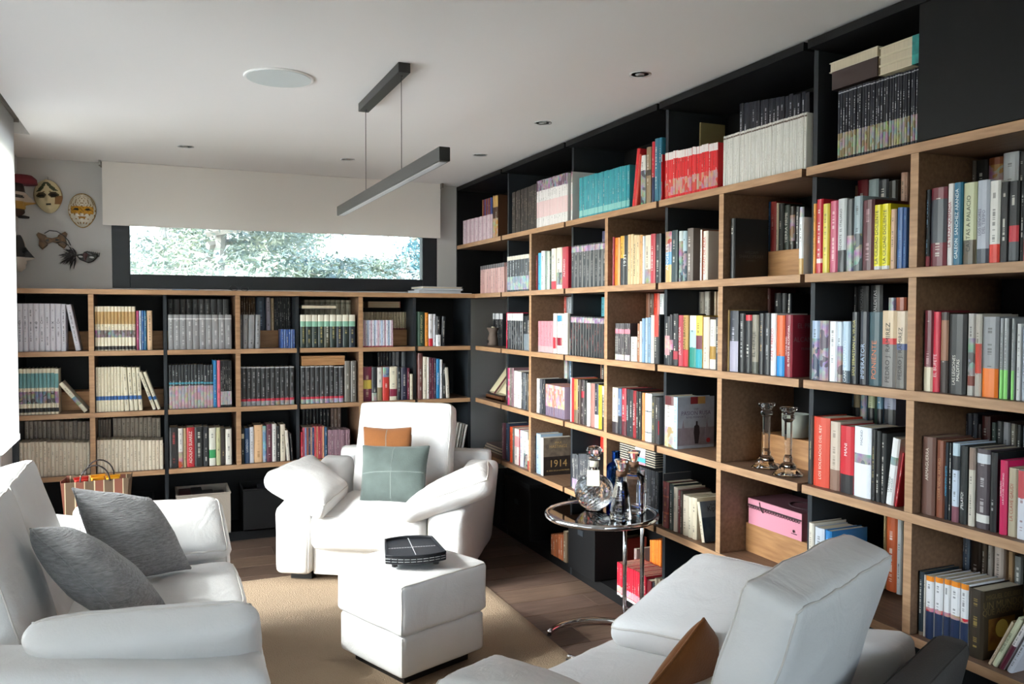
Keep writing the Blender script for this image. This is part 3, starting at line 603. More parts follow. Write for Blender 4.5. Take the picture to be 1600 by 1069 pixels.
SR('R', 'H', SA, W3 % 'fifth', '284-366*8:375:3a3438/443c40:b.72-.84=d0788a:p0-.15=c8b8c0:k=d 369-403:450:dcd6c8:k=p 404-420:376:9a6648 421-433:364:d8ccbc 434-449:348:7f9fc0 450-464:344:a8bccc 465-481:342:7a98b0 483-500:330:ddd4c8:i=a03030 501-524:328:2a2a2c:b.55-1=c03a2c 526-552:325:1f2124')
SR('R', 'H', SA+GR, W3 % 'sixth', '738-752:200:8a8a88 755-776:200:a0988c 778-802:198:b8b4ac 804-812:200:6a6258 838-850:198:a88c70 851-862:198:b8a894', 'back')
SR('R', 'H', SA, W3 % 'sixth', '553-584:336:24262c:p.2-.6=c08a90 585-604:326:26262c:p.3-.5=b07080 606-632:322:2a2c30:b.12-.28=a83040 634-660:330:b03c4c:t=JULIO_CESAR:i=f0c8c8 661-689:330:b8904c:b0-.33=c02030:t=DAN_BROWN:tz=.64:i=3a2810 691-729:332:a8ccd4:b.72-1=e4e0e0:b0-.38=1f8478 732-767:332:e0c050:b.36-.62=6a2838:b0-.36=2a98a8 768-802:340:d4c4b8:i=8a7868 804-837:354:e2dcd4:b.2-.46=a88030:i=6a6258 839-860:345:26282c')
SR('R', 'H', SA+GR, W3 % 'seventh', '1112-1142:180:6a2824 1168-1202:206:1a1c20 1204-1236:208:1a1c20 1240-1262:210:1c1d22', 'back')
SR('R', 'H', SA, W3 % 'seventh', '889-918:300:bc9c62:i=6a5028 920-967:305:3a3e48:b.0-.5=a8a4b8:i=c8c8d8 971-1002:320:1c1d20:i=c8c8c8 1004-1039:328:1f1f22:b.9-1=c02030 1041-1077:328:8a8274:t=EL_HEREJE:i=2a2820:b0-.2=4a4a40 1079-1108:320:26262a:i=b09060 1110-1145:318:2c2e32:i=a0a4a8 1148-1177:320:e6e8ec:i=c03030:t=CAFE_Y_FRESCO 1178-1222:330:e4622a:b0-.33=1f8ad0 1224-1264:328:8c2434:i=f0d0d0:t=FRANK_RAID|EL_PRIMER_DE_ALCANTARA:d=.172')
SR('R', 'L', SA, W3 % 'eighth', '232-276:218:a0b4d0:p0-.7=3a4660 277-326:218:a89098:p0-1=5a5060 328-371:222:e8ecf2 372-404:224:c8d4e0:p0-.6=5a4a50 405-447:222:b4cce0:b0-.2=4a5a68:t=CARME_CHAPARRO:i=e8f0f4:tz=.35:tf=.8 458-495:170:1c1e24:t=SAN_SEBASTIAN_LA_VIUDA:i=d0c880 497-546:168:232834:t=IMPERATOR:i=a8bcd8:tz=.32:tf=.6 548-620:170:2a4a54:t=PONIENTE:i=d07850:tz=.35:tf=.65 623-702:162:d8c0a0:b.56-.64=c83030:b0-.56=7a7674:t=PEDRO_J._RAMIREZ:i=2a2624:ts=.8:tz=.45 705-765:165:dcc8b0:b.5-.58=4a5a8a:b0-.5=6e6a66:t=PEDRO_J._RAMIREZ:i=2a2624:ts=.8:tz=.45')
SR('R', 'L', SA+GR, W3 % 'eighth', '448-486:30:1b1c20 487-548:25:2a2a2c:t=AFRICANUS:i=8a8a8c:tz=.75:tf=.5 560-628:20:242628:t=MALDITAS:i=c8c8c8:tz=.72:tf=.5 662-702:90:8a80a0:p0-1=7a7090 704-762:88:a04a28:i=e0b090:t=JULIA', 'back')
SR('R', 'P', SA, W3 % 'ninth', '42-88:305:26302a:t=1212__LAS_NAVAS:i=a8c8a0:tz=.38:tf=.9 90-155:290:6a2430:b0-.3=ddd2b8:i=e0b8b8 156-206:300:cc1a3c:t=EL_BUFETE:i=f0d8dc:tz=.33:tf=.6 208-262:302:3a2a26:b.4-.9=9a6a50 268-388:316:232426:t=LAS_LEGIONES|MALDITAS:i=e4e0d8:tz=.3:tf=.5 392-444:312:b0aca8:b.12-.24=7a3428:p.25-.7=5a5a5a 446-490:316:b8b0a6:b.28-.64=c83820 494-606:334:8c8d92:b0-.36=ee7a20 622-648:345:8a8c90:b0-.36=84d468 650-680:345:9a9ca0:b0-.36=84d468 703-723:346:8a8c90:b0-.36=84d468 732-768:383:d8d8d8:i=6a6a78 778-806:400:9aa4b4')
# ---- tall bookcases, fourth shelf
W4 = 'fourth shelf, %s bay of tall bookcases'
SR('R', 'E', SB, W4 % 'second', '396-406:600:26181c 407-420:602:b83868:p.2-.7=d04a70 421-436:600:6a665e 437-451:602:7a5a62 453-475:622:e2dcd8 476-505:628:e4dcd2:i=4a3a30 506-520:632:2a2c34 521-534:636:4a5058 535-547:640:1f2024 548-560:644:6a5a4a 561-573:648:3a3f5a')
SR('R', 'E', SB, W4 % 'third', '608-630:676:e4e0da 632-645:680:3a3a44 646-657:680:30323a 658-669:682:26262c 672-804*11:712>738:d89a80/c88a90/b8a0b8/d8b0a0:p.1-.9=c07060:b.0-.3=6a5a70:k=d')
SR('R', 'E', SB+GR, W4 % 'third', '786-820:540:d8d8d4:p0-1=9a9a90', 'back')
SR('R', 'E', SB+GR, W4 % 'fourth', '838-870:545:5a7a98 1022-1045:560:b8a890 1046-1062:565:a07868 1063-1086:565:2a2626', 'back')
SR('R', 'E', SB, W4 % 'fourth', '829-854:668:e4e2e2:b.75-1=e0dcd8 855-868:672:d82830 869-896:678:c08a4a:b0-.3=6a5a48 897-915:682:4a3a34 916-937:685:3a3034:b.6-.75=a02838 938-958:690:2a2a2a 961-982:706:d8d4cc 985-1008:710:e0d8d0:b0-1=b87068 1010-1036:712:2a2c3a:p0-.3=d8d8d8 1038-1060:722:cdb422 1062-1088:728:2c2c2e:b.8-1=c8c8c8')
SR('R', 'H', SB, W4 % 'fifth', '262-296:732:d4c6b6:b0-.25=3a3438 298-317:738:5a7090:b0-.4=20222a 319-342:736:ae2c3c:b0-.3=5a1c28 344-361:742:22262c:t=SILENCIO:i=d0d4d8 362-380:745:2a2e32 381-400:750:8c1e26:i=f0d0d0:t=EL_CABALLO 401-416:754:1d2220 417-431:756:24221f 433-447:762:d88a50:i=3a2010 448-484:766:e8eaec:b.18-.2=2a2c30:b.62-.64=1f2228 486-506:782:3a3a34:i=c8b060 508-526:786:2a2628 527-550:788:5a5c60:b.2-.5=b03040')
SR('R', 'H', SB, W4 % 'sixth', '553-603:780:dcd6cc:b.82-1=5a2428:p0-.4=a08a60 606-632:786:aac4d6:d=.2:i=6a8aa0')
SR('R', 'M', SB, W4 % 'eighth', '206-240:176:3a302c:t=HISPANIA_/_SPANIA:i=c8b898 242-330:186:d0442e:t=LOS_SOLDADOS_DEL_REY:i=f4d8c8:ts=.6 332-386:210:c8b8a8:b0-.3=8a6a5a:i=7a6a5e 388-463:234:c81a2c:b0-.28=1c1a1e:ts=.6:t=MANI:tz=.65:i=f0e0e0 466-560:240:e4e8ef:p.48-.62=6a6e78:t=MADRID:tz=.85:tf=.25:i=6a7080 566-592:252:1d1e20:i=a89868 594-618:262:1c1d1f 620-645:275:232426 650-692:297:e8e8e8:l=34:p.6-.72=5a7a90:t=LA_CIUDAD|DE_LUCUS:tz=.3:tf=.6:i=2a2c30 704-716:375:b81c2c:l=38')
SR('R', 'M', SB+GR, W4 % 'eighth', '400-431:50:5a7080:b.35-.75=1c1c1e 433-467:50:4a6a80:b.35-.75=1c1c1e 469-504:52:9a8a6a:b.35-.75=1c1c1e 507-542:50:6a90b0:p0-1=4a7090 544-581:52:b0b890:b.35-.75=1c1c1e 598-632:55:5a8298:b.35-.75=1c1c1e 634-700:55:8a90a8:b.35-.75=1c1c1e', 'back')
SR('R', 'Q', SB, W4 % 'ninth', '110-160:182:cac2b4:i=9a8a7a 168-278:206:6a4a40:t=ARMAGUERRA:ts=.5:i=d8c8b8:tz=.65:tf=.6 286-350:234:7a4028:t=CESAR_VIDAL_ARTURO:ts=.7:i=c08a60 354-384:250:15202a:t=AMANDO_DON_QUIJOTE:i=4ab0d8 385-404:254:1a1c20 412-468:254:c4d0e0:b.84-1=b8ccd8:b.66-.84=2a2c30:b0-.2=804a58 476-525:276:161c1e:t=¡PELAYO!:i=e8e8e4:tz=.3:tf=.5 531-580:290:c8c0b2:b.72-1=8a7468 590-692:300:4e444a:b.82-.94=c8ccd4:b.08-.18=d8d6d2:i=c8c0c4 702-752:325:1c1e20:i=b0b0b0 772-828:385:c81c58:i=f0d0dc:t=JUAN_ESLAVA|LA_BUSCA_DEL_UNICORNIO:tz=.62 830-902:445:b4a890:t=LA_CLAVE_GAUDI:i=a04a38:ts=.8 906-985:465:d4d4dc:b.6-1=c04850:i=7a3038')
SR('R', 'Q', SB+GR, W4 % 'ninth', '490-605*3:30:3a3c48/444652 607-640:110:3a3436 642-705:50:4a1c1a 712-750:100:3c4a44 755-800:90:3a3c3c 805-858:98:8a8a8e 864-905:108:7a7468 908-945:118:2a2c2c 950-985:125:5a6068', 'back')
# ---- tall bookcases, fifth shelf
W5 = 'fifth shelf, %s bay of tall bookcases'
SR('R', 'V', SC, W5 % 'second', '344-350:88:6a4048 351-386:84:2c3648:i=a8b8c8 388-408:112:d8502c 409-418:118:5a5650 419-448:124:e0d0c8:b.5-.8=d89090 450-456:128:9a3038 457-478:134:ccccdc 480-504:142:dcdad4:p0-.4=4a4a50 506-522:196:ded2c4:b0-.3=b03030')
SR('R', 'V', SC, W5 % 'third', '545-558:165:2a2c30 559-586:156:9fb4c8 590-612:182:dcd6d4:i=5a4a60:d=.2:w=.045')
SR('R', 'V', SC+GR, W5 % 'fourth', '946-969:170:2f7ab0 971-998:176:d03428', 'back')
SR('R', 'V', SC, W5 % 'fourth', '790-905*11:285:3a3c42/44464c:p0-.3=a088a0:k=d')
SR('R', 'I', SC, W5 % 'fifth', '905-1042*12:598>640:2a2c30/33353a:p0-.28=8aa0b0:i=c8c8cc:k=d')
SR('R', 'I', SC, W5 % 'sixth', '1046-1079:686:6a2222:b.3-.34=a04a30:b.66-.7=a04a30:i=c08a50 1081-1106:700:22302c 1107-1127:718:d2c6b6 1128-1142:735:6a2226 1143-1153:740:4a4038 1154-1182:762:dcd0bc 1184-1207:772:e0d6c0:i=6a5a4a 1208-1232:776:d8ccb4 1262-1284:808:dcd0ba:a=-13:d=.15:i=6a6050')
SR('R', 'N', SC, W5 % 'eighth', '184-245:165:ddd4c4:i=8a7a6a 250-303:198:c8ccd4:p0-.6=a03a34 306-340:214:2a7ab8:d=.17')
SR('R', 'N', SC+.02, W5 % 'eighth', '636-650:130:a08a60 651-712:133:b05024 713-743:135:a8a8a4', 'back')
SR('R', 'T', SC, W5 % 'ninth', '135-180:280:26323a:b0-.06=8a7868 181-194:305:d8d0c4 196-252:312:e6e4e4:b.92-1=e88a20:b0-.46=22304e:p.44-.5=d02838 258-314:322:e6e4e4:b.92-1=e88a20:b0-.46=22304e:p.44-.5=d02838 316-364:335:e6e4e4:b.92-1=e88a20:b0-.46=22304e:p.44-.5=d02838 366-431:350:e6e4e4:b.92-1=e88a20:b0-.46=22304e:p.44-.5=d02838 433-488:368:e6e4e4:b.92-1=e88a20:b0-.46=22304e:p.44-.5=d02838 494-536:398:33291d:d=.17:w=.045:i=a89048 640-662:545:b8a48c:a=25 664-706:520:c8c8a8:a=25:t=MIGUEL_DELIBES:i=2a3a20 712-750:540:d8d0cc:b0-.5=5a2030:a=25 766-810:560:c8c8d0:a=25')
SR('R', 'T', SC+GR, W5 % 'ninth', '355-392:30:6a5450 394-424:34:5a4a48 430-452:38:5a6270 455-500:42:6a7686 510-588:60:3e2f26 590-624:82:6a5a4c 638-668:104:b0a8a0 680-745:110:c8b8ac 775-815:145:9a7a58 820-880:178:6a6a66', 'back')
# ---- floor level
SR('R', 'U', .062, 'bottom shelf, fifth bay of tall bookcases', '476-628*15:628>700:c82038/d02a40/b81c34:b0-.08=e4dcd8:p.1-.3=e0a0a8:k=m 632-655:725:6a2028:k=m 657-672:735:2a2c34:k=m 674-690:715:a89a86:k=m 692-703:720:d0c0a8:k=m')
SR('R', 'U', .062, 'bottom shelf, fifth bay of tall bookcases', '474-486:500:b89888:k=m 512-520:510:c05040:k=m 566-578:560:a08a88:k=m 648-706*5:515:d8762c/e08030:k=p', 'back')
SR('R', 'U', .062, 'bottom shelf, third bay of tall bookcases', '132-195*5:485:8a4a28/a05a34:k=p 196-212:470:6a5a48:k=p')

# ------------------------------------------------------------------ risers (oak boxes the back rows stand on)
def rz(wall, case, fr, x0, x1, z, h=GR, y0=.205):
    ox, oy, k = FR_[fr]; a = toloc(wall, case.matrix_basis.translation)
    s0, s1 = wlocz(wall, ox+x0/k, y0, z+.05), wlocz(wall, ox+x1/k, y0, z+.05); riser(case, s0-a, s1-a, z, h, y0)
bc = [bpy.data.objects['bookcase'+s] for s in ('', '.001', '.002', '.003')]
def half(case, i, z, h=GR, y0=.205):
    L = .93; riser(case, .012 if i == 0 else .482, .449 if i == 0 else .918, z, h, y0)
for cs in (bc[0], bc[1], bc[2]):
    pass
W = .813
def bhalf(case, i, z): riser(case, .012 if i == 0 else W/2+.018, W/2-.018 if i == 0 else W-.012, z)
for cs, i, z in ((bc[0], 0, SA), (bc[0], 1, SA), (bc[1], 0, SA), (bc[1], 1, SA), (bc[2], 0, SA), (bc[2], 1, SA), (bc[0], 0, SB), (bc[0], 1, SB), (bc[0], 0, SC), (bc[0], 1, SC), (bc[2], 1, SB), (bc[2], 0, SC)): bhalf(cs, i, z)
for cs, i, z in ((rc[1], 0, S0), (rc[2], 0, S0), (rc[3], 1, S0), (rc[4], 0, S0), (rc[4], 1, S0), (rc[1], 0, SA), (rc[1], 1, SA), (rc[2], 0, SA), (rc[2], 1, SA), (rc[3], 0, SA), (rc[3], 1, SA), (rc[4], 0, SA),
                 (rc[1], 1, SB), (rc[2], 0, SB), (rc[3], 1, SB), (rc[4], 0, SB), (rc[4], 1, SB), (rc[2], 0, SC), (rc[4], 1, SC)): half(cs, i, z)
riser(rc[3], .26, .449, SB, .12, .16); riser(rc[3], .482, .918, SC, .12, .13)
riser(rc[3], .012, .449, S1, GR, .20); riser(rc[3], .482, .918, S1, GR, .20)

def rp(x, y, off, z): return place('R', wlocz('R', x, off, z), off, z)
# door edge groove and books lying above the dark comics
def lying(name, lab, cat, wall, s0, s1, off, z, t, d, base, pages='front', spine=None, group=None):
    """a book lying flat: cover boards, page block, spine on the right end or hidden"""
    g = empty(name, place(wall, s0, off, z), WROT[wall], label=lab, cat=cat, group=group); L = s1-s0
    cv = mat('cover_'+base, base, .45)
    MB().box(0, L, 0, d, 0, .003).box(0, L, 0, d, t-.003, t).box(0, L, d-.003, d, .003, t-.003).obj('cover', cv, g)
    MB().box(.003, L-.003 if not spine else L-.003, .003, d-.003, .003, t-.003).obj('page_block', PAGES, g)
    if spine: bx('spine', mat('cover_'+spine, spine, .4), L-.003, L+.001, 0, d, 0, t, g)
    return g
def sR(Y): return FB-Y
lying('book_box', 'dark brown slipcase lying on the dark comic albums, left of the cream paperbacks', 'box', 'R', sR(2.19), sR(1.998), .03, 2.258, .062, .2, '33211f', group=None)
_b = [o for o in C.objects if o.name.startswith('book_box')][-1]; MB().box(0, sR(1.998)-sR(2.19), -.002, .003, 0, .062).box(-.002, 0, -.002, .2, 0, .062).obj('front_panel', mat('cover_33211f', '33211f', .45), _b)
lying('book', 'cream book lying on top of the dark brown slipcase', 'book', 'R', sR(2.207), sR(2.0), .03, 2.3205, .034, .2, 'cfc4b0')
for k in range(3):
    lying('paperback', '%s of three thick paperbacks lying on the dark comic albums, teal spine' % ('lowest', 'middle', 'topmost')[k], 'book', 'R', sR(1.993), sR(1.775), .03, 2.2565+k*.0295, .029, .2, 'd8cdb2')
    t = bx('painted_cover', mat('teal_cover', '2fa09a', .4, noise_scale=30, color2='1c6a6a'), sR(1.866)-sR(1.993), sR(1.7735)-sR(1.993), -.0012, .2, -.0, .0292, None); t.parent = bpy.data.objects['paperback' if k == 0 and False else [o.name for o in C.objects if o.name.startswith('paperback') and o.type == 'EMPTY'][-1]]
for k in range(3): lying('magazine', '%s of three magazines lying in the corner of the lowest shelf board' % ('lowest', 'middle', 'topmost')[k], 'magazine', 'R', sR(5.56), sR(5.21+.03*k), .06+.01*k, SC+.001+k*.0155, .015, .24, ('5a5550', '8a8480', '6e5a58')[k])
for k in range(7):
    g = lying('magazine', '%s of seven dark magazines lying on the disc cases, coloured right end' % ORD[k+1], 'magazine', 'R', sR(3.62), sR(3.29), .045, .758+k*.0115, .011, .17, '2a2c30')
    bx('coloured_band', mat('band_%d' % k, ('d88a98', '4aa8bc', '4aa8bc', 'd89aa4', 'c8c8cc', 'c0c0c6', 'd0d0d4')[k], .4), sR(3.466)-sR(3.62), sR(3.375)-sR(3.62), -.001, .05, .0005, .0112, g)
lying('book', 'pale green book lying on the dark green volumes under the window', 'book', 'B', X2s(onY(473, 485, FB).x), X2s(onY(527, 485, FB).x), .03, SA+.2445 if False else 1.519, .026, .17, '1f2e38', spine=None)
for k in range(3): lying('book', '%s of three cream books lying on the beige volumes under the window' % ('lowest', 'middle', 'topmost')[k], 'book', 'B', X2s(onY(587, 480, FB).x), X2s(onY(639, 480, FB).x), .225, 1.532+k*.0145, .014, .14, ('c8b088', 'd0b890', 'c8b088')[k], spine='b03a30')
g = empty('wooden_box', place('B', X2s(onY(472, 560, FB+.03).x), .03, 1.139), 0, label='flat light wooden box lying on dark volumes with a red band', cat='box')
MB().box(0, .285, 0, .16, 0, .05).obj('body', OAK_D, g, bevel=.002); MB().box(-.002, .287, -.002, .162, .05, .064).obj('lid', OAK_D, g, bevel=.002)

# open book on a stand in the corner
g = empty('open_book', place('R', sR(5.36), .13, SB+.001), -pi/2, label='open old book leaning on a small wooden stand in the corner', cat='book')
def leaf(sx):
    M = MB(); n = 8; v = []
    for j in range(2):
        for i in range(n+1):
            t = i/n; x = sx*t*.17; up = .02*sin(pi*t)
            v += [(x, -up*.9+.0, j*.25-.0), (x, .022-.012*t, j*.25)]
    f = []
    for i in range(n):
        a = 2*i; b = 2*(n+1)+2*i
        f += [(a, a+2, b+2, b), (a+1, b+1, b+3, a+3), (a, a+1, a+3, a+2), (b, b+2, b+3, b+1)]
    e = 2*n; B = 2*(n+1); f += [(e, e+1, B+e+1, B+e), (0, B, B+1, 1)]
    M.add(v, f); return M
for sx in (-1, 1): leaf(sx).obj('pages', mat('old_paper', 'd8cba8', .8, noise_scale=14, noise_amt=.12), g, loc=(0, -.035, .045), rot=(-R(38), 0, 0), smooth=False)
MB().box(-.175, .175, .024, .028, 0, .255).obj('cover', mat('old_leather', '5a3a2a', .6), g, loc=(0, -.035, .045), rot=(-R(38), 0, 0))
MB().box(-.006, .006, -.028, -.02, -.02, .255).obj('ribbon', mat('ribbon_maroon', '5a2a30', .6), g, loc=(0, -.035, .045), rot=(-R(38), 0, 0))
st = empty('book_stand', place('R', sR(5.36), .13, SB+.001), -pi/2, label='small brown wooden stand holding the open old book', cat='stand')
SW = mat('stand_wood', '6a4028', .5, noise_scale=10, noise_amt=.3)
MB().box(-.15, .15, -.07, -.052, 0, .03).obj('ledge', SW, st); MB().box(-.15, .15, -.07, .12, 0, .012).obj('base', SW, st)
MB().box(-.11, .11, -.0, .012, .0, .21).obj('rest', SW, st, loc=(0, -.002, .036), rot=(-R(38), 0, 0))
# oil burner vase
g = empty('oil_burner', rp(770, 530, .12, SA+.001), 0, label='small terracotta oil burner in front of dark disc cases in the corner', cat='ornament')
TER = mat('terracotta_grey', '6e5e54', .7)
MB().lathe([(.035, 0), (.04, .01), (.036, .055), (.026, .085), (.03, .1), (.042, .125), (.044, .13), (.036, .128), (.02, .115), (.0, .112)], 20).obj('body', TER, g, smooth=True); MB().lathe([(.0, .1285), (.012, .1285), (.012, .138), (0, .138)], 12).obj('wax_cup', PAGES, g)
M = MB(); M.lathe([(.014, 0), (.014, .004), (0, .004)], 14); M.obj('opening_shade', BLK, g, loc=(-.037, 0, .03), rot=(0, -R(90), 0))  # black disc stands for the shade inside the burner's mouth

# candlesticks, candle, pink box
def glass(name, tint=(1, 1, 1), rough=0., ior=1.45):
    if name in MATS: return MATS[name]
    m = bpy.data.materials.new(name); m.use_nodes = True; n = m.node_tree; n.nodes.clear(); o = n.nodes.new('ShaderNodeOutputMaterial')
    gl = n.nodes.new('ShaderNodeBsdfGlass'); gl.inputs[0].default_value = (*tint, 1); gl.inputs['Roughness'].default_value = rough; gl.inputs['IOR'].default_value = ior
    n.links.new(gl.outputs[0], o.inputs[0]); MATS[name] = m; return m
CRY = glass('clear_crystal')
def candlestick(x, off, lab):
    g = empty('candlestick', rp(x, 735, off, SB+.001), R(20), label=lab, cat='candlestick', group='glass candlesticks')
    MB().lathe([(.058, 0), (.058, .004), (.045, .014), (.03, .022), (.034, .03), (.028, .04), (.016, .05), (.018, .06), (.013, .075)], 8).obj('base', CRY, g, loc=(0, 0, 0))
    MB().lathe([(.013, .075), (.014, .2), (.016, .205)], 6).obj('stem', CRY, g)
    MB().lathe([(.016, .205), (.024, .212), (.024, .222), (.018, .228), (.022, .236), (.034, .248), (.034, .256), (.014, .256), (.013, .235), (0, .235)], 8).obj('socket', CRY, g); return g
candlestick(1197, .10, 'left of two tall clear glass candlesticks on the fourth shelf')
candlestick(1231, .075, 'right of two tall clear glass candlesticks on the fourth shelf')
g = empty('candle', rp(1243, 680, .225, SB+.121), 0, label='pale green candle in a glass on the oak riser behind candlesticks', cat='candle')
MB().lathe([(.052, 0), (.054, .09), (.05, .09), (.05, .004), (0, .004)], 24).obj('glass_cup', mat('frosted_cup', 'c8ccc0', .35), g, smooth=True); MB().lathe([(0, .006), (.0495, .006), (.0495, .075), (0, .075)], 24).obj('wax', mat('wax_green', 'b8bfa8', .6), g)
g = empty('pink_box', place('R', sR(2.715), .125, SC+.121), -pi/2, label='pink cardboard gift box with black lace on an oak riser', cat='box')
PK = mat('pink_card', 'd98fa0', .6); LACE = mat('lace_black', '3a2328', .8)
MB().box(0, .305, 0, .2, 0, .07).obj('body', PK, g); MB().box(-.002, .307, -.002, .202, .07, .105).obj('lid', PK, g)
M = MB()
for k in range(20):
    a = .01+k*.0149; M.tube([(a+.0075*cos(t*pi/6), -.004, .078-.011*sin(t*pi/6)) for t in range(7)], .0013, 4); M.tube([(a+.0035*cos(t*pi/4), -.004, .078-.005*sin(t*pi/4)) for t in range(5)], .001, 4)
M.box(-.001, .306, -.0045, -.0025, .077, .082); M.obj('lace_trim', LACE, g)
MB().box(.001, .304, .001, .199, .1052, .1062).obj('lid_top', mat('lid_plum', '5a3038', .7), g)
M = MB(); M.tube([(.22+.07*cos(t*pi/16), .1+.055*sin(t*pi/16), .108) for t in range(32)], .003, 6, True); M.obj('oval_trim', LACE, g)
M = MB(); M.tube([(.07, -.004, .1), (.075, -.005, .085), (.085, -.006, .07), (.095, -.005, .062)], .0022, 6); M.obj('ribbon', LACE, g)
M = MB(); M.lathe([(.005, 0), (.006, .002), (0, .006)], 8, c=(0, 0, 0)); M.obj('emblem', LACE, g, loc=(.265, -.001, .03), rot=(R(90), 0, 0)); bx('emblem_line', LACE, .25, .28, -.001, .0005, .018, .0205, g)

# ------------------------------------------------------------------ covers that face the viewer, lettered
def face_text(bk, lines, m, x_frac=.5, size=.02):
    """lettering on the right-hand board of a book standing in the tall bookcases"""
    w = max(v.co.x for v in bk.data.vertices); d = max(v.co.y for v in bk.data.vertices); h = max(v.co.z for v in bk.data.vertices)
    for s, zf, sz in lines: text_obj(s, sz, m, bk, (w+.0006, d*x_frac, h*zf), (R(90), 0, R(90)), fit=d*.92, name='cover_lettering')
    return w, d, h
def find(pref, where, nth):
    q = [o for o in C.objects if o.get('label', '').endswith(where) and ', %s from left' % ordn(nth) in o['label'] and (', front' in o['label'])]
    return q[0]
b = find('book', W5 % 'third', 3); w, d, h = face_text(b, [('MAX', .86, .022), ('HASTINGS', .76, .026), ('1914', .3, .062), ('EL AÑO DE LA CATASTROFE', .12, .012)], inkmat('c8a468'))
b.data.materials  # cover art: sky over dark ruins
def cover_art(bk, parts):
    w = max(v.co.x for v in bk.data.vertices); d = max(v.co.y for v in bk.data.vertices); h = max(v.co.z for v in bk.data.vertices)
    for nm_, col, y0, y1, z0, z1, k in parts: bx(nm_, mat('art_'+col+str(k), col, .45, noise_scale=30, color2=k), w, w+.0003+.0001*parts.index((nm_, col, y0, y1, z0, z1, k)), d*y0, d*y1, h*z0, h*z1, bk)
cover_art(b, [('cover_print', '8a7a68', 0, 1, .45, 1, '5a4c44'), ('cover_print', '231d1c', 0, 1, 0, .5, '3a302c')])
b = find('book', W4 % 'sixth', 2); face_text(b, [('UNA', .76, .012), ('PASION RUSA', .68, .026), ('REYES MONFORTE', .6, .013)], inkmat('5a4a6a'))
cover_art(b, [('cover_print', 'a8b4c4', 0, 1, 0, 1, '98a0b0'), ('cover_print', '8a2a30', .35, .55, .86, 1, '7a2028'), ('cover_print', 'c8a060', .55, .75, .86, 1, 'b89050'), ('cover_print', '7a7480', 0, 1, .06, .4, '908c98')])
# small standing figure and towers on that cover, and its round seal
w, d, h = (max(v.co[i] for v in b.data.vertices) for i in range(3))
M = MB(); M.prism([(.095, .02), (.113, .02), (.12, .07), (.117, .10), (.109, .105), (.108, .122), (.1, .122), (.099, .105), (.091, .1), (.088, .07)], 0, .0012); M.obj('figure', inkmat('2a2430'), b, loc=(w+.0005, 0, 0), rot=(R(90), 0, R(90)))
M = MB()
for a in (.03, .16): M.prism([(a-.012, .04), (a+.012, .04), (a+.009, .08), (a+.002, .115), (a, .13), (a-.002, .115), (a-.009, .08)], 0, .001)
M.obj('towers', inkmat('8a8492'), b, loc=(w+.0005, 0, 0), rot=(R(90), 0, R(90)))
M = MB(); M.lathe([(.011, 0), (.011, .0012), (0, .0012)], 16); M.obj('seal', inkmat('a02838'), b, loc=(w+.0005, d*.84, h*.14), rot=(0, R(90), 0))
b = find('book', W3 % 'seventh', 10); face_text(b, [('EL PRIMER', .82, .026), ('ALCANTARA', .6, .026), ('FRANK RAID', .45, .014)], inkmat('8a7070'))
b = find('book', W2 % 'sixth', 6); face_text(b, [('ci', .62, .05), ('de', .46, .05), ('al', .3, .05)], inkmat('2a1a10')); cover_art(b, [('cover_print', 'b05a24', 0, 1, 0, 1, '8a3a18')])
b = find('book', W2 % 'seventh', 1); face_text(b, [('WILLIAM', .44, .017), ('SHAKESPEARE', .37, .02), ('ROMEO', .3, .012)], inkmat('4a4a4a'))
b = find('book', W5 % 'ninth', 8); face_text(b, [('MIGUEL DELIBES', .9, .02), ('UN MUNDO', .78, .03), ('QUE AGONIZA', .68, .026)], inkmat('6a5a38'))
cover_art(b, [('cover_print', '8a6a20', .15, .8, .12, .58, '6a4018')]); w, d, h = (max(v.co[i] for v in b.data.vertices) for i in range(3))
M = MB(); M.lathe([(.026, 0), (.026, .001), (0, .001)], 20); M.obj('sun_print', inkmat('d8c060'), b, loc=(w+.0005, d*.47, h*.42), rot=(0, R(90), 0))
b = find('book', W5 % 'sixth', 9); face_text(b, [('Rudyard', .9, .014), ('Kipling', .8, .03)], inkmat('1a1a22')); cover_art(b, [('cover_print', '6a7480', 0, 1, .6, 1, '7a848c'), ('cover_print', '26384c', 0, 1, 0, .6, '4a5a68')])
# lettering running across the pale grey set: one letter pair per spine
pq = [o for o in C.objects if o.get('label', '').endswith('top shelf, first bay of low bookcases') and 'front' in o['label']]
for o, a, c in zip(sorted(pq, key=lambda q: q.location.x), 'Don QUIXOTE'.replace(' ', ''), ('de', 'l', 'a', 'M', 'a', 'n', 'ch', 'a', '', '')):
    w = max(v.co.x for v in o.data.vertices); h = max(v.co.z for v in o.data.vertices)
    text_obj(a, .02, inkmat('55505c'), o, (w/2, -.002, h*.6), (R(90), 0, 0), name='letter')
    if c: text_obj(c, .015, inkmat('55505c'), o, (w/2, -.002, h*.5), (R(90), 0, 0), name='letter')

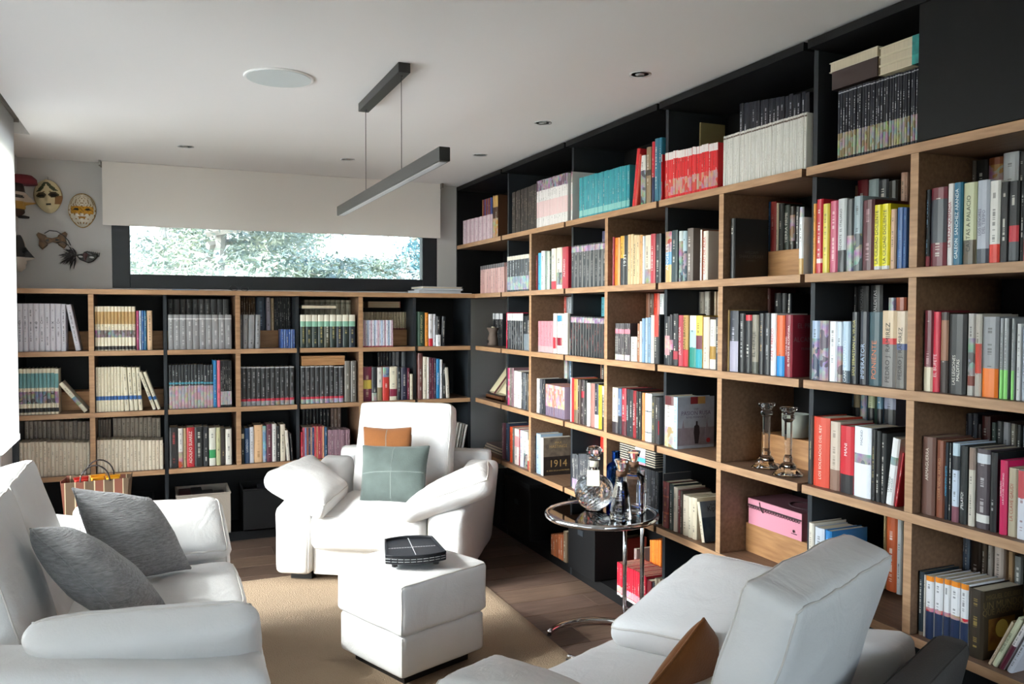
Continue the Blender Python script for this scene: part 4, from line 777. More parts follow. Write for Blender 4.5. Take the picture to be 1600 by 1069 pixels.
# ------------------------------------------------------------------ upholstered furniture
PIP = mat('leather_piping', 'cfcac4', .5)
def quad_fn(c, th, bul=.02, r=.07, wr=.004, seed=0.):
    """puffed slab through the four corners c = (a, b, c, d) counter-clockwise, th = half thickness"""
    A, B, Cc, D = [Vector(q) for q in c]; nrm = (Cc-A).cross(D-B).normalized(); L = ((B-A).length+(Cc-D).length+(D-A).length+(Cc-B).length)/4
    base = puff_fn((.5, .5, th/L), min(r/L, th/L*.98), (.0, .0, bul/L))
    def fn(p):
        q = base(p); u, v = q.x+.5, q.y+.5
        P = (A*(1-u)+B*u)*(1-v)+(D*(1-u)+Cc*u)*v+nrm*(q.z*L)
        return P+noise.noise_vector(P*6+Vector((seed, 0, 1)))*wr+noise.noise_vector(P*17+Vector((seed, 3, 1)))*wr*.35+crease(P+Vector((seed, 0, 0)), 22, .006 if q.z > 0 else .002)
    return fn
def slab(name, m, c, th, parent=None, bul=.02, r=.07, wr=.004, n=18, seed=0., pipe=None):
    fn = quad_fn(c, th, bul, r, wr, seed); o, _ = puff(name, m, (1, 1, 1), .1, n=n, fn=fn, parent=parent)
    if pipe: piping('piping', PIP, fn, pipe, .0035, o)
    return o, fn
TOPRIM = [((-1, -1, 1), (1, -1, 1)), ((1, -1, 1), (1, 1, 1)), ((1, 1, 1), (-1, 1, 1)), ((-1, 1, 1), (-1, -1, 1))]
FRONTRIM = [((-1, -1, 1), (1, -1, 1)), ((1, -1, 1), (1, -1, -1)), ((1, -1, -1), (-1, -1, -1)), ((-1, -1, -1), (-1, -1, 1))]
REARRIM = [((-1, 1, -1), (-1, 1, 1)), ((-1, 1, 1), (1, 1, 1)), ((1, 1, 1), (1, 1, -1))]
def crease(P, k, amp):
    return Vector((0, 0, amp*(abs(noise.noise(Vector((P.x*k, P.y*k*.35, P.z*k*.35+3))))**.5-.45)))
def tilt(a, c):
    def w_(p): q = p-Vector((0, 0, 0)); return Vector((q.x, q.y*cos(a)+q.z*sin(a), q.z*cos(a)-q.y*sin(a)))+Vector(c)
    return w_
def seating(name, loc, rz_, label, half, seats, pads, depth=.83, seat_h=.385, back_w=.30, back_y=.72, back_z=.59, back_h=.322, back_t=.072, tlt=17, arm_w=.105, seed=0., cat='armchair', frame_y=.87, arm_up=.02):
    g = empty(name, loc, rz_, label=label, cat=cat)
    inner = half-2*arm_w
    for s in (-1, 1):
        def wp(p, s=s):
            q = Vector(p); t = (q.z+.215)/.43; q.z += max(0, t)*(arm_up+.08*(q.y/.42)); q.x += s*.05*t*(q.y/.42+1)/2; q.y += .04*t*max(0, q.y/.42)
            q.x -= s*.02*max(0, (q.y-.2))*0; return q+Vector((s*(half-arm_w), .40, .25))
        a, fn = puff('arm_panel', LEATHER, (arm_w, .42, .215), .045, (.008, .012, .0), 14, wp, g, wr=.002, seed=seed+s)
        piping('piping', PIP, fn, [((-s, -1, -1), (-s, -1, 1))], .003, a)
    n = len(seats)
    bx('base', LEATHER, -inner, inner, .02, depth-.05, .035, .20, g, bevel=.012)
    for i, (a, b) in enumerate(seats):
        h = ((b-a)/2-.003, .325, .10)
        o, fn = puff('seat_cushion', LEATHER, h, .045, (.0, .012, .028), 18, lambda p, a=a, b=b: p+Vector(((a+b)/2, .285, seat_h-.10)), g, wr=.004, seed=seed+i)
        piping('piping', PIP, fn, [((-1, -1, 1), (1, -1, 1)), ((-1, -1, 1), (-1, 1, 1)), ((1, -1, 1), (1, 1, 1))], .003, o)
        h = (back_w if n == 1 else (b-a)/2-.004, back_t, back_h)
        o, fn = puff('back_cushion', LEATHER, h, .03, (.008, .030, .010), 20, lambda p, a=a, b=b: tilt(R(tlt), ((a+b)/2, back_y, back_z))(p), g, wr=.005, seed=seed+i+5)
        piping('piping', PIP, fn, FRONTRIM+REARRIM, .003, o)
    fw_ = half-.03 if n == 1 else inner+.01
    bf, fn = puff('back_frame', LEATHER, (fw_, .05, .275), .035, (0, .01, .0), 12, lambda p: p+Vector((0, frame_y+.10*(p.z/.55+.5), .325)), g, wr=.002, seed=seed)
    piping('piping', PIP, fn, TOPRIM, .003, bf)
    for i, (c, nm_) in enumerate(pads): slab('arm_pad', LEATHER, c, .055, g, .03, .07, .005, 18, seed+i*3, TOPRIM if i == 0 else TOPRIM)
    for sx in (-1, 1):
        for yy in (.05, depth-.12): bx('foot', BLK, sx*(half-.13)-.06, sx*(half-.13)+.06, yy, yy+.06, 0, .036, g)
    return g
def mirror(c): a, b, cc, d = [(-x, y, z) for x, y, z in c]; return (b, a, d, cc)
# corners: outer-front, inner-front, inner-rear, outer-rear (left pad as seen from the front)
padL = ((-.665, .10, .54), (-.205, -.12, .405), (-.245, .38, .425), (-.58, .60, .565))
padF = ((-.665, .10, .60), (-.21, .0, .41), (-.245, .42, .44), (-.58, .62, .62))
ARM = seating('armchair', (1.039, 4.383, .0128), R(-32), 'white leather armchair facing the ottoman, with brown and green cushions', .535, [(-.325, .325)], [(padL, 'l'), (mirror(padL), 'r')], seed=1)
CH2 = seating('armchair', (1.15, 2.255, .0128), R(203.8), 'white leather armchair seen from behind at the bottom right', .535, [(-.325, .325)], [(padF, 'l'), (mirror(padL), 'r')], seed=9, back_z=.565)
padS = ((-.76, .0, .62), (-.57, -.03, .41), (-.57, .58, .44), (-.76, .60, .645))
SOFA = seating('sofa', (.262, 3.2, .0128), R(90), 'white leather two-seat sofa along the left glazing', .85, [(-.57, 0), (0, .57)], [(padS, 'l'), (mirror(padS), 'r')], seat_h=.40, back_y=.70, back_z=.575, back_h=.32, tlt=16, arm_w=.12, seed=21, cat='sofa', depth=.93, frame_y=.80, arm_up=.09)

dk = [c for c in CH2.children if c.name.startswith('back_frame')][0]
DKL = mat('dark_grey_frame', '3d3a38', .7, bump=.2, bump_scale=200)
for q in [dk]+list(dk.children): q.data = q.data.copy(); q.data.materials.clear(); q.data.materials.append(DKL)  # this chair's rear frame recoloured dark grey, unlike its white leather
dk['label'] = 'dark grey rear frame of the armchair'
# ottoman
g = empty('ottoman', (.985, 3.365, .0128), R(21.5), label='white leather cube ottoman with a black tray on top', cat='ottoman')
bx('foot', BLK, -.17, .17, -.17, .17, .0, .045, g)
o, fn = puff('base', LEATHER, (.219, .219, .085), .02, (.004, .004, 0), 14, lambda p: p+Vector((0, 0, .127)), g, wr=.001)
piping('piping', PIP, fn, [((-1, -1, -1), (-1, -1, 1)), ((1, -1, -1), (1, -1, 1)), ((1, 1, -1), (1, 1, 1))], .0025, o)
o, fn = puff('top_cushion', LEATHER, (.229, .229, .105), .025, (.006, .006, .022), 20, lambda p: p+Vector((0, 0, .317)), g, wr=.003, fr=9)
piping('piping', PIP, fn, [((-1, -1, 1), (1, -1, 1)), ((-1, -1, 1), (-1, -1, -1)), ((1, -1, 1), (1, 1, 1)), ((1, -1, 1), (1, -1, -1)), ((-1, -1, 1), (-1, 1, 1))], .003, o)
OTT = g
# black stitched tray
g = empty('serving_tray', (.978, 3.33, .4585), R(-9), label='black stitched leather tray standing on the white ottoman', cat='tray')
def barrel(s, n=10):
    P = []
    for i in range(n+1): t = 2*i/n-1; P.append((t*.125*s, -.155*s+.035*s*t*t))
    for i in range(n+1): t = 1-2*i/n; P.append((t*.105*s, .155*s-.03*s*t*t))
    return P
BL2 = mat('black_leather', '17181c', .42, bump=.1, bump_scale=200)
MB().prism(barrel(1), .018, .046).obj('body', BL2, g, bevel=.004)
P0, P1 = barrel(1), barrel(.93); n = len(P0); M = MB(); v = [(x, y, z) for P, z in ((P0, .046), (P0, .056), (P1, .056), (P1, .046)) for x, y in P]
M.add(v, [(k*n+i, k*n+(i+1) % n, (k+1) % 4*n+(i+1) % n, (k+1) % 4*n+i) for k in range(4) for i in range(n)]); M.obj('rim', BL2, g, bevel=.002)
ST = mat('stitching', 'b8b8b8', .6); M = MB()
for k in range(26): a = -.14+k*.011; M.box(-.0012, .0012, a, a+.008, .046, .0475)
for k in range(18): a = -.1+k*.0112; M.box(a, a+.008, -.0012, .0012, .046, .0475)
for P, z in ((barrel(1.008), .03), (barrel(1.008), .04)):
    for i in range(11): (x, y), (x2, y2) = P[i], P[(i+1) % n]; M.tube([(x, y, z), (x+(x2-x)*.8, y+(y2-y)*.8, z)], .0009, 4)
M.obj('stitching', ST, g)
for sx in (-.085, .085):
    for sy in (-.1, .1): MB().lathe([(.012, 0), (.014, .018), (0, .018)], 12, c=(sx, sy, 0)).obj('foot', BLK, g)

# scatter cushions through four corner points
def on_plane(x, y, p, n): d = ray(x, y); return CAM+d*((p-CAM).dot(n)/d.dot(n))
def cushion(name, m, c, th, lab, wr=.006, seed=0., seams=None, off=(0, 0, 0)):
    A, B, Cc, D = [Vector(q)+Vector(off) for q in c]; ctr = (A+B+Cc+D)/4; nrm = (Cc-A).cross(D-B).normalized(); M = MB(); n = 22
    def pt(a, b, sg):
        x = a*(1-.045*(1-b*b)*abs(a)**3); z = b*(1-.045*(1-a*a)*abs(b)**3); u, v = x/2+.5, z/2+.5
        P = (A*(1-u)+B*u)*(1-v)+(D*(1-u)+Cc*u)*v; t = th*max(0, (1-a*a)*(1-b*b))**.42
        return P+nrm*sg*t+noise.noise_vector(P*7+Vector((seed, 0, 0)))*wr+noise.noise_vector(P*15+Vector((seed, 0, 0)))*wr*.5
    for sg in (1, -1):
        T = [sin(pi/2*(2*i/n-1)) for i in range(n+1)]; v = [pt(a, b, sg)-ctr for b in T for a in T]
        f = [(i+j*(n+1), i+1+j*(n+1), i+1+(j+1)*(n+1), i+(j+1)*(n+1)) for j in range(n) for i in range(n)]
        M.add(v, f if sg > 0 else [q[::-1] for q in f])
    g = empty(name, ctr, label=lab, cat='cushion')
    M.obj('cover', m, g, smooth=True, weld=True)
    pm = MATS.get(m.name+'_edge') or m; M = MB(); T = [2*i/30-1 for i in range(31)]
    for path in ([(t, -1) for t in T], [(1, t) for t in T], [(-t, 1) for t in T], [(-1, -t) for t in T]): M.tube([pt(a, b, 1)-ctr for a, b in path], .004, 5)
    M.obj('edge_seam', m, g, smooth=True)
    if seams:
        M = MB()
        for path in ([(0, t*.96) for t in T], [(t*.96, 0) for t in T]):
            for e in (-.012, .012): M.tube([pt(a+(e if path[0][0] == 0 and path[5][0] == 0 else 0), b+(e if path[0][1] == 0 and path[5][1] == 0 else 0), seams)+nrm*.0005*seams-ctr for a, b in path], .0008, 4)
        M.obj('stitching', mat('pale_thread', '7e8884', .7), g)
    return g
GREY = mat('grey_chenille', '8e8d8e', .95, noise_scale=26, noise_amt=.45, stretch=(1.2, 1.2, 6), bump=1., bump_scale=40, sheen=.3)
BRN = mat('brown_suede', '7c4818', .9, noise_scale=12, noise_amt=.18, bump=.15, bump_scale=120, sheen=.2)
GRN = mat('green_suede', '4a5551', .85, noise_scale=10, color2='39423f', bump=.15, bump_scale=120, sheen=.2)
cushion('cushion', GREY, (onY(165, 916, 3.40), onY(296, 890, 3.60), onY(232, 783, 3.74), onY(110, 766, 3.62)), .085, 'large grey ribbed cushion against the far end of the sofa', seed=3, off=(.008, -.02, .012))
cushion('cushion', GREY, (onY(192, 976, 2.74), onY(260, 966, 3.07), onY(88, 842, 3.25), onY(46, 836, 2.88)), .088, 'grey ribbed cushion lying near the front arm of the sofa', seed=8, off=(.004, .0, .014))
mw = Matrix.Translation((1.039, 4.383, 0)) @ Matrix.Rotation(R(-32), 4, 'Z'); nb = (mw.to_3x3() @ Vector((0, -cos(R(20)), sin(R(20))))).normalized()
p0 = mw @ Vector((0, .41, .55)); pc = [on_plane(x, y, p0, nb) for x, y in ((569, 790), (643, 790), (643, 668), (569, 668))]
cushion('cushion', BRN, pc, .05, 'brown suede cushion behind the green one on the armchair', seed=5, wr=.004, seams=1)
p0 = mw @ Vector((0, .285, .53)); nb = (mw.to_3x3() @ Vector((0, -cos(R(26)), sin(R(26))))).normalized(); pc = [on_plane(x, y, p0, nb) for x, y in ((562, 787), (663, 787), (671, 697), (567, 697))]
cushion('cushion', GRN, pc, .06, 'grey-green suede cushion with a stitched cross on the armchair', seed=6, wr=.004, seams=1)
mw2 = Matrix.Translation((1.15, 2.255, 0)) @ Matrix.Rotation(R(203.8), 4, 'Z'); nb = (mw2.to_3x3() @ Vector((0, -cos(R(20)), sin(R(20))))).normalized(); p0 = mw2 @ Vector((0, .385, .56))
pc = [on_plane(x, y, p0, nb) for x, y in ((1092, 1172), (1008, 1080), (1098, 966), (1172, 1050))]
cushion('cushion', BRN, pc, .06, 'brown suede cushion on the armchair seen from behind', seed=7, wr=.004)

# ------------------------------------------------------------------ rug
RUG = mat('jute_rug', '98826a', .95, noise_scale=3, noise_amt=.12, bump=.8, bump_scale=180)
g = empty('rug', (.5, 3.3, 0), label='tan woven rug under the sofa, ottoman and armchairs', cat='rug')
puff('pile', RUG, (1.13, 1.42, .006), .005, n=10, warp=lambda p: p+Vector((0, 0, .006)), parent=g, wr=.0008)
M = MB(); random.seed(3)
for k in range(280): x = -1.1+2.2*k/280; M.tube([(x, 1.41, .004), (x+random.uniform(-.008, .008), 1.435+random.uniform(0, .012), .002)], .0022, 4)
fo = M.obj('fringe', RUG, g); tag(fo, kind='stuff')

# ------------------------------------------------------------------ chrome and glass side table
CHR = mat('chrome', 'd8d8dc', .07, metal=1.)
TX, TY, TZ, TR = 1.815, 3.20, .595, .243
g = empty('side_table', (TX, TY, 0), label='round chrome and glass side table carrying four decanters', cat='side table')
ring = lambda r, z, a0, a1, n=48: [(r*cos(a0+(a1-a0)*i/n), r*sin(a0+(a1-a0)*i/n), z) for i in range(n+1)]
MB().tube(ring(TR, TZ, 0, 2*pi)[:-1], .0125, 10, True).obj('top_ring', CHR, g, smooth=True)
pa = [math.atan2(-.0+.05, .22), math.atan2(.15, .2)]
fw2 = Vector((sin(YAW), cos(YAW), 0)); rt2 = Vector((cos(YAW), -sin(YAW), 0))
posts = [rt2*.135+fw2*.205, rt2*.205+fw2*.135]
M = MB(); M.lathe([(0, TZ-.004), (TR-.01, TZ-.004), (TR-.01, TZ+.005), (0, TZ+.005)], 48)
def smoked():
    m = bpy.data.materials.new('table_glass'); m.use_nodes = True; n = m.node_tree; n.nodes.clear(); o = n.nodes.new('ShaderNodeOutputMaterial'); t = n.nodes.new('ShaderNodeBsdfTransparent'); t.inputs[0].default_value = (.62, .66, .66, 1)
    q = n.nodes.new('ShaderNodeBsdfGlossy'); q.inputs['Roughness'].default_value = .02; fr = n.nodes.new('ShaderNodeFresnel'); fr.inputs[0].default_value = 1.6; mx = n.nodes.new('ShaderNodeMixShader')
    n.links.new(fr.outputs[0], mx.inputs[0]); n.links.new(t.outputs[0], mx.inputs[1]); n.links.new(q.outputs[0], mx.inputs[2]); n.links.new(mx.outputs[0], o.inputs[0]); return m
M.obj('glass_top', smoked(), g)
a_end = math.atan2(posts[0].y, posts[0].x); MB().tube(ring(TR, .0255, R(136), R(136-290)), .0125, 10).obj('base_ring', CHR, g, smooth=True)
MB().tube([posts[0]+Vector((0, 0, .0255)), posts[0]+Vector((0, 0, TZ-.01))], .0105, 10).obj('post', CHR, g, smooth=True)
MB().tube([posts[1]+Vector((0, 0, .0255)), posts[1]+Vector((0, 0, TZ+.17))], .0105, 10).obj('post', CHR, g, smooth=True)
M = MB()
for a in (136, 30, -60, -154): M.lathe([(.011, 0.0002 if a not in (136, -154) else .0125), (.011, .016), (0, .016)], 10, c=(TR*cos(R(a)), TR*sin(R(a)), 0))
M.obj('foot', BLK, g)
MB().tube([posts[0]+Vector((0, 0, .1)), posts[1]+Vector((0, 0, .1))], .007, 8).obj('crossbar', CHR, g, smooth=True)
M = MB(); q = (posts[0]+posts[1])/2
for k in range(5): M.tube([(q.x+.006*cos(t*pi/4)*(k % 2), q.y+.006*cos(t*pi/4)*((k+1) % 2), TZ-.03-.012*k+.008*sin(t*pi/4)) for t in range(8)], .0016, 5, True)
M.obj('chain', CHR, g)
# decanters
def dec_pos(x, y): p = onZ(x, y, TZ+.006); return (p.x, p.y, TZ+.0065)
g = empty('decanter', dec_pos(928, 796), label='round diamond-cut glass decanter with a paper tag', cat='decanter')
M = MB(); n = 40; v = []; f = []; prof = []
for i in range(25):
    t = i/24; a = -pi/2+pi*.93*t; prof.append((.086*cos(a) if i else .045, .082+.082*sin(a)))
prof[0] = (.04, .002); prof += [(.022, .175), (.0185, .19), (.0185, .222), (.026, .228), (.026, .236)]
for i, (r, z) in enumerate(prof):
    for k in range(n): dd = .0035*(1 if (i+k) % 2 else -1) if 2 < i < 22 else 0; a = 2*pi*k/n; v.append(((r+dd)*cos(a), (r+dd)*sin(a), z))
for i in range(len(prof)-1): f += [(i*n+k, i*n+(k+1) % n, (i+1)*n+(k+1) % n, (i+1)*n+k) for k in range(n)]
f += [tuple(range(n-1, -1, -1)), tuple((len(prof)-1)*n+k for k in range(n))]
M.add(v, f); M.obj('body', glass('cut_glass', (.96, .97, .98), .1), g)
MB().lathe([(.019, .195), (.0215, .197), (.0215, .226), (.019, .226)], 20).obj('cork_collar', mat('pale_cork', 'd8d0bc', .7), g, smooth=True)
MB().lathe([(.012, .236), (.016, .242), (.034, .258), (.037, .27), (.03, .284), (.012, .29), (0, .29)], 12).obj('stopper', CRY, g)
bx('paper_tag', mat('tag_paper', 'e6e0cc', .8), -.028, .028, -.0008, .0008, -.07, 0, g).location = (-.045, -.072, .195)
bpy.data.objects[[o.name for o in C.objects if o.name.startswith('paper_tag')][-1]].rotation_euler = (R(-18), 0, R(-28))
def decanter(px, py, prof, stop, lab, m, sq, nseg=24, rot=0, s=1.):
    g = empty('decanter', dec_pos(px, py), rot, label=lab, cat='decanter'); MB().lathe([(r*s, z*s) for r, z in prof], nseg, sq=sq).obj('body', m, g)
    zt = prof[-1][1]*s; r = prof[-1][0]*s
    if stop:
        MB().lathe([(r*.9, zt-.012), (r*1.1, zt-.01), (r*1.15, zt+.012), (r*.9, zt+.012)], 20).obj('cork_collar', mat('cork', '6a4a34', .8), g, smooth=True); MB().lathe([(r*q, zt+z) for q, z in stop], 12).obj('stopper', CRY, g)
    return g
decanter(970, 812, [(.034, 0), (.037, .006), (.037, .03), (.030, .10), (.022, .15), (.019, .165), (.019, .20)], [(.7, .012), (.9, .018), (1.5, .05), (1.6, .06), (0, .06)], 'tall four-sided clear glass decanter in front on the side table', CRY, .7, 24, R(20))
decanter(990, 800, [(.043, 0), (.046, .006), (.046, .135), (.04, .155), (.024, .172), (.019, .18), (.019, .215)], [(.7, .012), (.9, .018), (1.5, .05), (1.6, .06), (0, .06)], 'square clear glass decanter behind the tall one, near the chrome post', CRY, .95, 24, R(40))
decanter(962, 790, [(.036, 0), (.038, .005), (.038, .18), (.03, .195), (.016, .205), (.016, .25), (.02, .252)], None, 'dark blue glass bottle at the back of the side table', glass('blue_glass', (.10, .25, .55)), .4, 24, R(10))

# ------------------------------------------------------------------ pendant lamp, downlights, ceiling speaker
DK = mat('lamp_charcoal', '211f1e', .45)
g = empty('pendant_lamp', (.89, 3.47, ZC), label='long charcoal linear pendant lamp hung on two wires', cat='lamp')
bx('canopy', DK, -.024, .024, -.345, .345, -.038, 0, g, bevel=.002); bar = bx('light_bar', DK, -.02, .02, -.83, .87, -.46, -.412, g, bevel=.003)
bx('diffuser', mat('opal_diffuser', 'c8ccd0', .4), -.013, .013, -.81, .85, -.4612, -.4595, bar)
for s in (-.30, .30):
    wo_ = MB().tube([(0, s, -.412), (0, s, -.038)], .0014, 6).obj('wire', DK, g); MB().lathe([(.006, 0), (.006, .006), (0, .006)], 10).obj('ferrule', DK, wo_, loc=(0, s, -.412)); MB().lathe([(.004, 0), (.006, .005)], 10).obj('ferrule', DK, wo_, loc=(0, s, -.044))
MET = mat('brushed_steel', 'c0c0c0', .25, metal=1.)
for x, y, lab in ((1.807, 2.893, 'nearest the viewer, by the bookcases'), (1.812, 3.82, 'second along the tall bookcases'), (1.824, 4.739, 'third along the tall bookcases'), (1.114, 5.215, 'in the middle of the row before the strip window'), (.165, 5.201, 'nearest the masks before the strip window')):
    g = empty('downlight', (x, y, ZC), label='small round recessed steel downlight, '+lab, cat='downlight', group='recessed ceiling downlights')
    MB().lathe([(.036, -.001), (.045, -.003), (.045, 0), (.036, 0)], 28).obj('trim_ring', mat('white_trim', 'e4e4e4', .3), g, smooth=True); MB().lathe([(.036, -.001), (.02, -.0006), (.018, -.004), (0, -.004)], 24).obj('lamp', mat('lamp_reflector', '9a9a9a', .3), g, smooth=True)
g = empty('ceiling_speaker', (.473, 3.53, ZC), label='large round white speaker grille set in the ceiling', cat='speaker')
MB().lathe([(.128, -.004), (.138, -.008), (.141, -.004), (.141, 0)], 48).obj('rim', mat('speaker_white', 'eceae8', .5), g, smooth=True); MB().lathe([(0, -.0065), (.129, -.0065), (.129, -.003), (0, -.003)], 48).obj('grille', mat('speaker_grille', 'd2d8d8', .6, bump=.4, bump_scale=500), g)

# ------------------------------------------------------------------ papers and pen on the worktop
PW = mat('paper_white', 'd8dae0', .7); PD = mat('folder_grey', '9aa2b0', .6)
for k, (lab, a, b, z, t, m, rot) in enumerate((('single loose sheet lying under the stack of folders on the worktop', 0, .40, 0, .004, PW, 0.), ('lower white folder of the stack on the worktop', .0, .33, .0042, .018, PW, .06), ('upper grey folder of the stack on the worktop', .02, .33, .0224, .012, PD, -.05), ('topmost bundle of papers on the folders on the worktop', .03, .34, .0346, .014, PW, .08))):
    g = empty('folder' if k else 'paper_sheet', (1.70, 5.62, S0+.0005+z), rot, label=lab, cat='folder' if k else 'paper')
    bx('cover', m, a, b, 0, .23, 0, t if k == 0 else .0025, g)
    if k: bx('cover', m, a, b, 0, .23, t-.0025, t, g); bx('sheets', PAGES if k == 3 else PW, a+.004, b-.006, .004, .226, .0026, t-.0026, g)
g = empty('pen', (.09, 5.70, S0+.004), R(0), label='thin blue pen lying on the worktop below the window', cat='pen'); MB().tube([(0, 0, 0), (.16, 0, 0)], .0035, 8).obj('barrel', mat('pen_blue', '4a80b0', .3), g); MB().tube([(.16, 0, 0), (.2, 0, 0)], [.0035, .001], 8).obj('tip', MET, g)
g = empty('eyeglasses', (.5, 5.70, S0+.012), R(4), label='folded dark spectacles lying on the worktop below the window', cat='spectacles'); SP = mat('dark_acetate', '20242c', .3)
for s in (-1, 1): MB().tube([(s*.034+.026*cos(t*pi/8), .0+.004*sin(t*pi/8), .008+.017*sin(t*pi/8)) for t in range(16)], .0022, 6, True).obj('rim', SP, g); MB().tube([(s*.06, 0, .012), (s*.06, .02, .008), (-s*.06, .04+.005*s, .0)], .0022, 6).obj('temple', SP, g)

# ------------------------------------------------------------------ masks on the walls
def face_mesh(w, h, dep, paint, nose=.028, prof=None):
    n, m = 28, 36; V = []; F = []; col = []
    def surf(a, b, k=1.):
        ow = sqrt(max(0, 1-b*b))*(1.0 if b > -.1 else 1-.28*(-b-.1)**1.3*.9)
        x = a*w*ow; z = b*h; d = dep*(1-a*a*.75)*(1-abs(b)**3*.5)*k
        d += nose*k*math.exp(-((a/.13)**2))*max(0, min(1, (.28-b)/.5))*(1 if b > -.28 else math.exp(-((b+.28)/.07)**2))
        d += .010*k*math.exp(-((b-.22)/.09)**2)*math.exp(-((abs(a)-.38)/.25)**2)
        d += .008*k*math.exp(-((b+.52)/.07)**2)*math.exp(-(a/.3)**2)-.004*k*math.exp(-((b+.52)/.02)**2)*math.exp(-(a/.25)**2)
        d += .010*k*math.exp(-((b+.78)/.12)**2)*math.exp(-(a/.3)**2)+.008*k*math.exp(-(((abs(a)-.55)/.22)**2+((b+.12)/.2)**2))
        d -= .014*k*math.exp(-(((abs(a)-.42)/.2)**2+((b-.06)/.09)**2))
        return (x, -max(d, .001), z)
    def hole(a, b): return ((abs(a)-.43)/.2)**2+((b-.05)/.055)**2 < 1
    for lay, k in ((0, 1.), (1, .82)):
        base = len(V)
        for j in range(m+1):
            for i in range(n+1): a, b = 2*i/n-1, (2*j/m-1)*.995; V.append(surf(a, b, k))
        for j in range(m):
            for i in range(n):
                a, b = 2*(i+.5)/n-1, 2*(j+.5)/m-1
                if hole(a, b) and lay == 0: continue
                q = (base+i+j*(n+1), base+i+1+j*(n+1), base+i+1+(j+1)*(n+1), base+i+(j+1)*(n+1))
                F.append(q if lay == 0 else q[::-1]); col.append(lin(paint(a, b)) if lay == 0 else (.01, .01, .01))  # inner shell coloured black so the eye holes look dark
    N1 = (n+1)*(m+1)
    for j in range(m):
        for i in (0, n): F.append((i+j*(n+1), i+(j+1)*(n+1), N1+i+(j+1)*(n+1), N1+i+j*(n+1))[::(1 if i == 0 else -1)]); col.append(lin('6a5a48'))
    me = bpy.data.meshes.new('face'); me.from_pydata(V, [], F); ca = me.color_attributes.new('Col', 'FLOAT_COLOR', 'CORNER'); cv = []
    for f, c in zip(F, col): cv += [*c, 1]*len(f)
    ca.data.foreach_set('color', cv); me.polygons.foreach_set('use_smooth', [True]*len(F)); me.update(); return me
def vcol_mat(name, rough=.35, metal=0.):
    m = bpy.data.materials.new(name); m.use_nodes = True; b = m.node_tree.nodes['Principled BSDF']; b.inputs['Roughness'].default_value = rough; b.inputs['Metallic'].default_value = metal
    a = m.node_tree.nodes.new('ShaderNodeAttribute'); a.attribute_name = 'Col'; m.node_tree.links.new(a.outputs[0], b.inputs['Base Color']); return m
MSK = vcol_mat('mask_lacquer')
def p_harl(a, b):
    e = ((abs(a)-.42)/.34)**2+((b-.06)/.17)**2
    if e < 1: return '4a4228' if a < 0 or e > .5 else '3a2a1e'
    if b > .3 and abs(abs(a)*1.0-(.95-b)*.9-.0) < .18 and b < .82: return '3c4426'
    if .12 < b < .3 and abs(a) < .5 and abs(abs(a)-(.42-b)*1.2) < .06: return '8a6a40'
    if ((a/.26)**2+((b+.5)/.055)**2) < 1: return '3a3424'
    if a > .5 and -.5 < b < 0: return '8a6038'
    return 'd6c69c' if abs(a) < .9 else 'a08a60'
def p_gold(a, b):
    if ((a/.4)**2+((b+.46-.35*a*a)/.05)**2) < 1: return '9a6a20'
    if -.2 < b < .24 and abs(a) < .85: return 'c8922c' if (abs(sin(a*9+b*14)) > .25) else '8a5a18'
    if b > .24: return '8a6a3a' if abs(sin(9*sqrt((a*.8)**2+(b-.55)**2)*2.4)) < .3 else 'd8cdb8'
    return '9a7038' if abs(sin(a*8)*cos(b*12)) > .82 else 'ded6c8'
def wallmask(name, px, py, w, h, dep, paint, lab, m=MSK, tl=0., nose=.026, Y=YB):
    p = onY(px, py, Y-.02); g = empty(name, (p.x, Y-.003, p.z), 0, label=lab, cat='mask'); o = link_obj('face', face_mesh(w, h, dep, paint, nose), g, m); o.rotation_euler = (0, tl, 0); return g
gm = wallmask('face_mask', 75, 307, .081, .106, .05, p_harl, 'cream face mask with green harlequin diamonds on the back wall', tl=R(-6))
MB().tube([(.0, -.006, .106), (.0, -.004, .125)], .001, 5).obj('hanger', BLK, gm)
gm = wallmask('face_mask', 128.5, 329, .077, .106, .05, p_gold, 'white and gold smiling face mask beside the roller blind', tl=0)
GLD = mat('gilded_trim', 'a8823c', .3, metal=.7)
M = MB()
M.tube([(.078*cos(t*pi/20)*(1.0 if sin(t*pi/20) > -.1 else 1-.24*(-sin(t*pi/20)-.1)**1.3), -.006, .108*sin(t*pi/20)) for t in range(40)], .003, 6, True); M.obj('gilded_rim', GLD, gm, smooth=True)
# two masks on the left wall, seen in profile
def p_bw(a, b): return 'd8ccc0' if b < -.22 or (-.3 < a < .05 and b > .35) else '1a1a1e'
def p_grot(a, b): return '2a2420' if b > .3 or (abs(b-.02) < .1 and abs(a) > .25) else ('a07830' if -.62 < b < -.2 else '3a2a20' if b < -.62 else 'b0a090')
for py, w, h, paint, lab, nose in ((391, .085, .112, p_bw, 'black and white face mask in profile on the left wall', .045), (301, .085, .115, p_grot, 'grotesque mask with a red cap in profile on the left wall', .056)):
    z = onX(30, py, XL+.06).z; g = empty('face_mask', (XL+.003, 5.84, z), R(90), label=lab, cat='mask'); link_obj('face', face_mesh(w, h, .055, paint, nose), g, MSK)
    if nose > .05 :
        RC = mat('red_felt', '6a2028', .9); MB().lathe([(.088, 0), (.084, .03), (.06, .052), (.0, .06)], 20).obj('cap', RC, g, loc=(0, -.035, .085), smooth=True)
        MB().lathe([(.0, -.012), (.03, -.01), (.032, .0), (0, .008)], 10).obj('beard', mat('beard_dark', '241c18', .9), g, loc=(0, -.045, -.112))
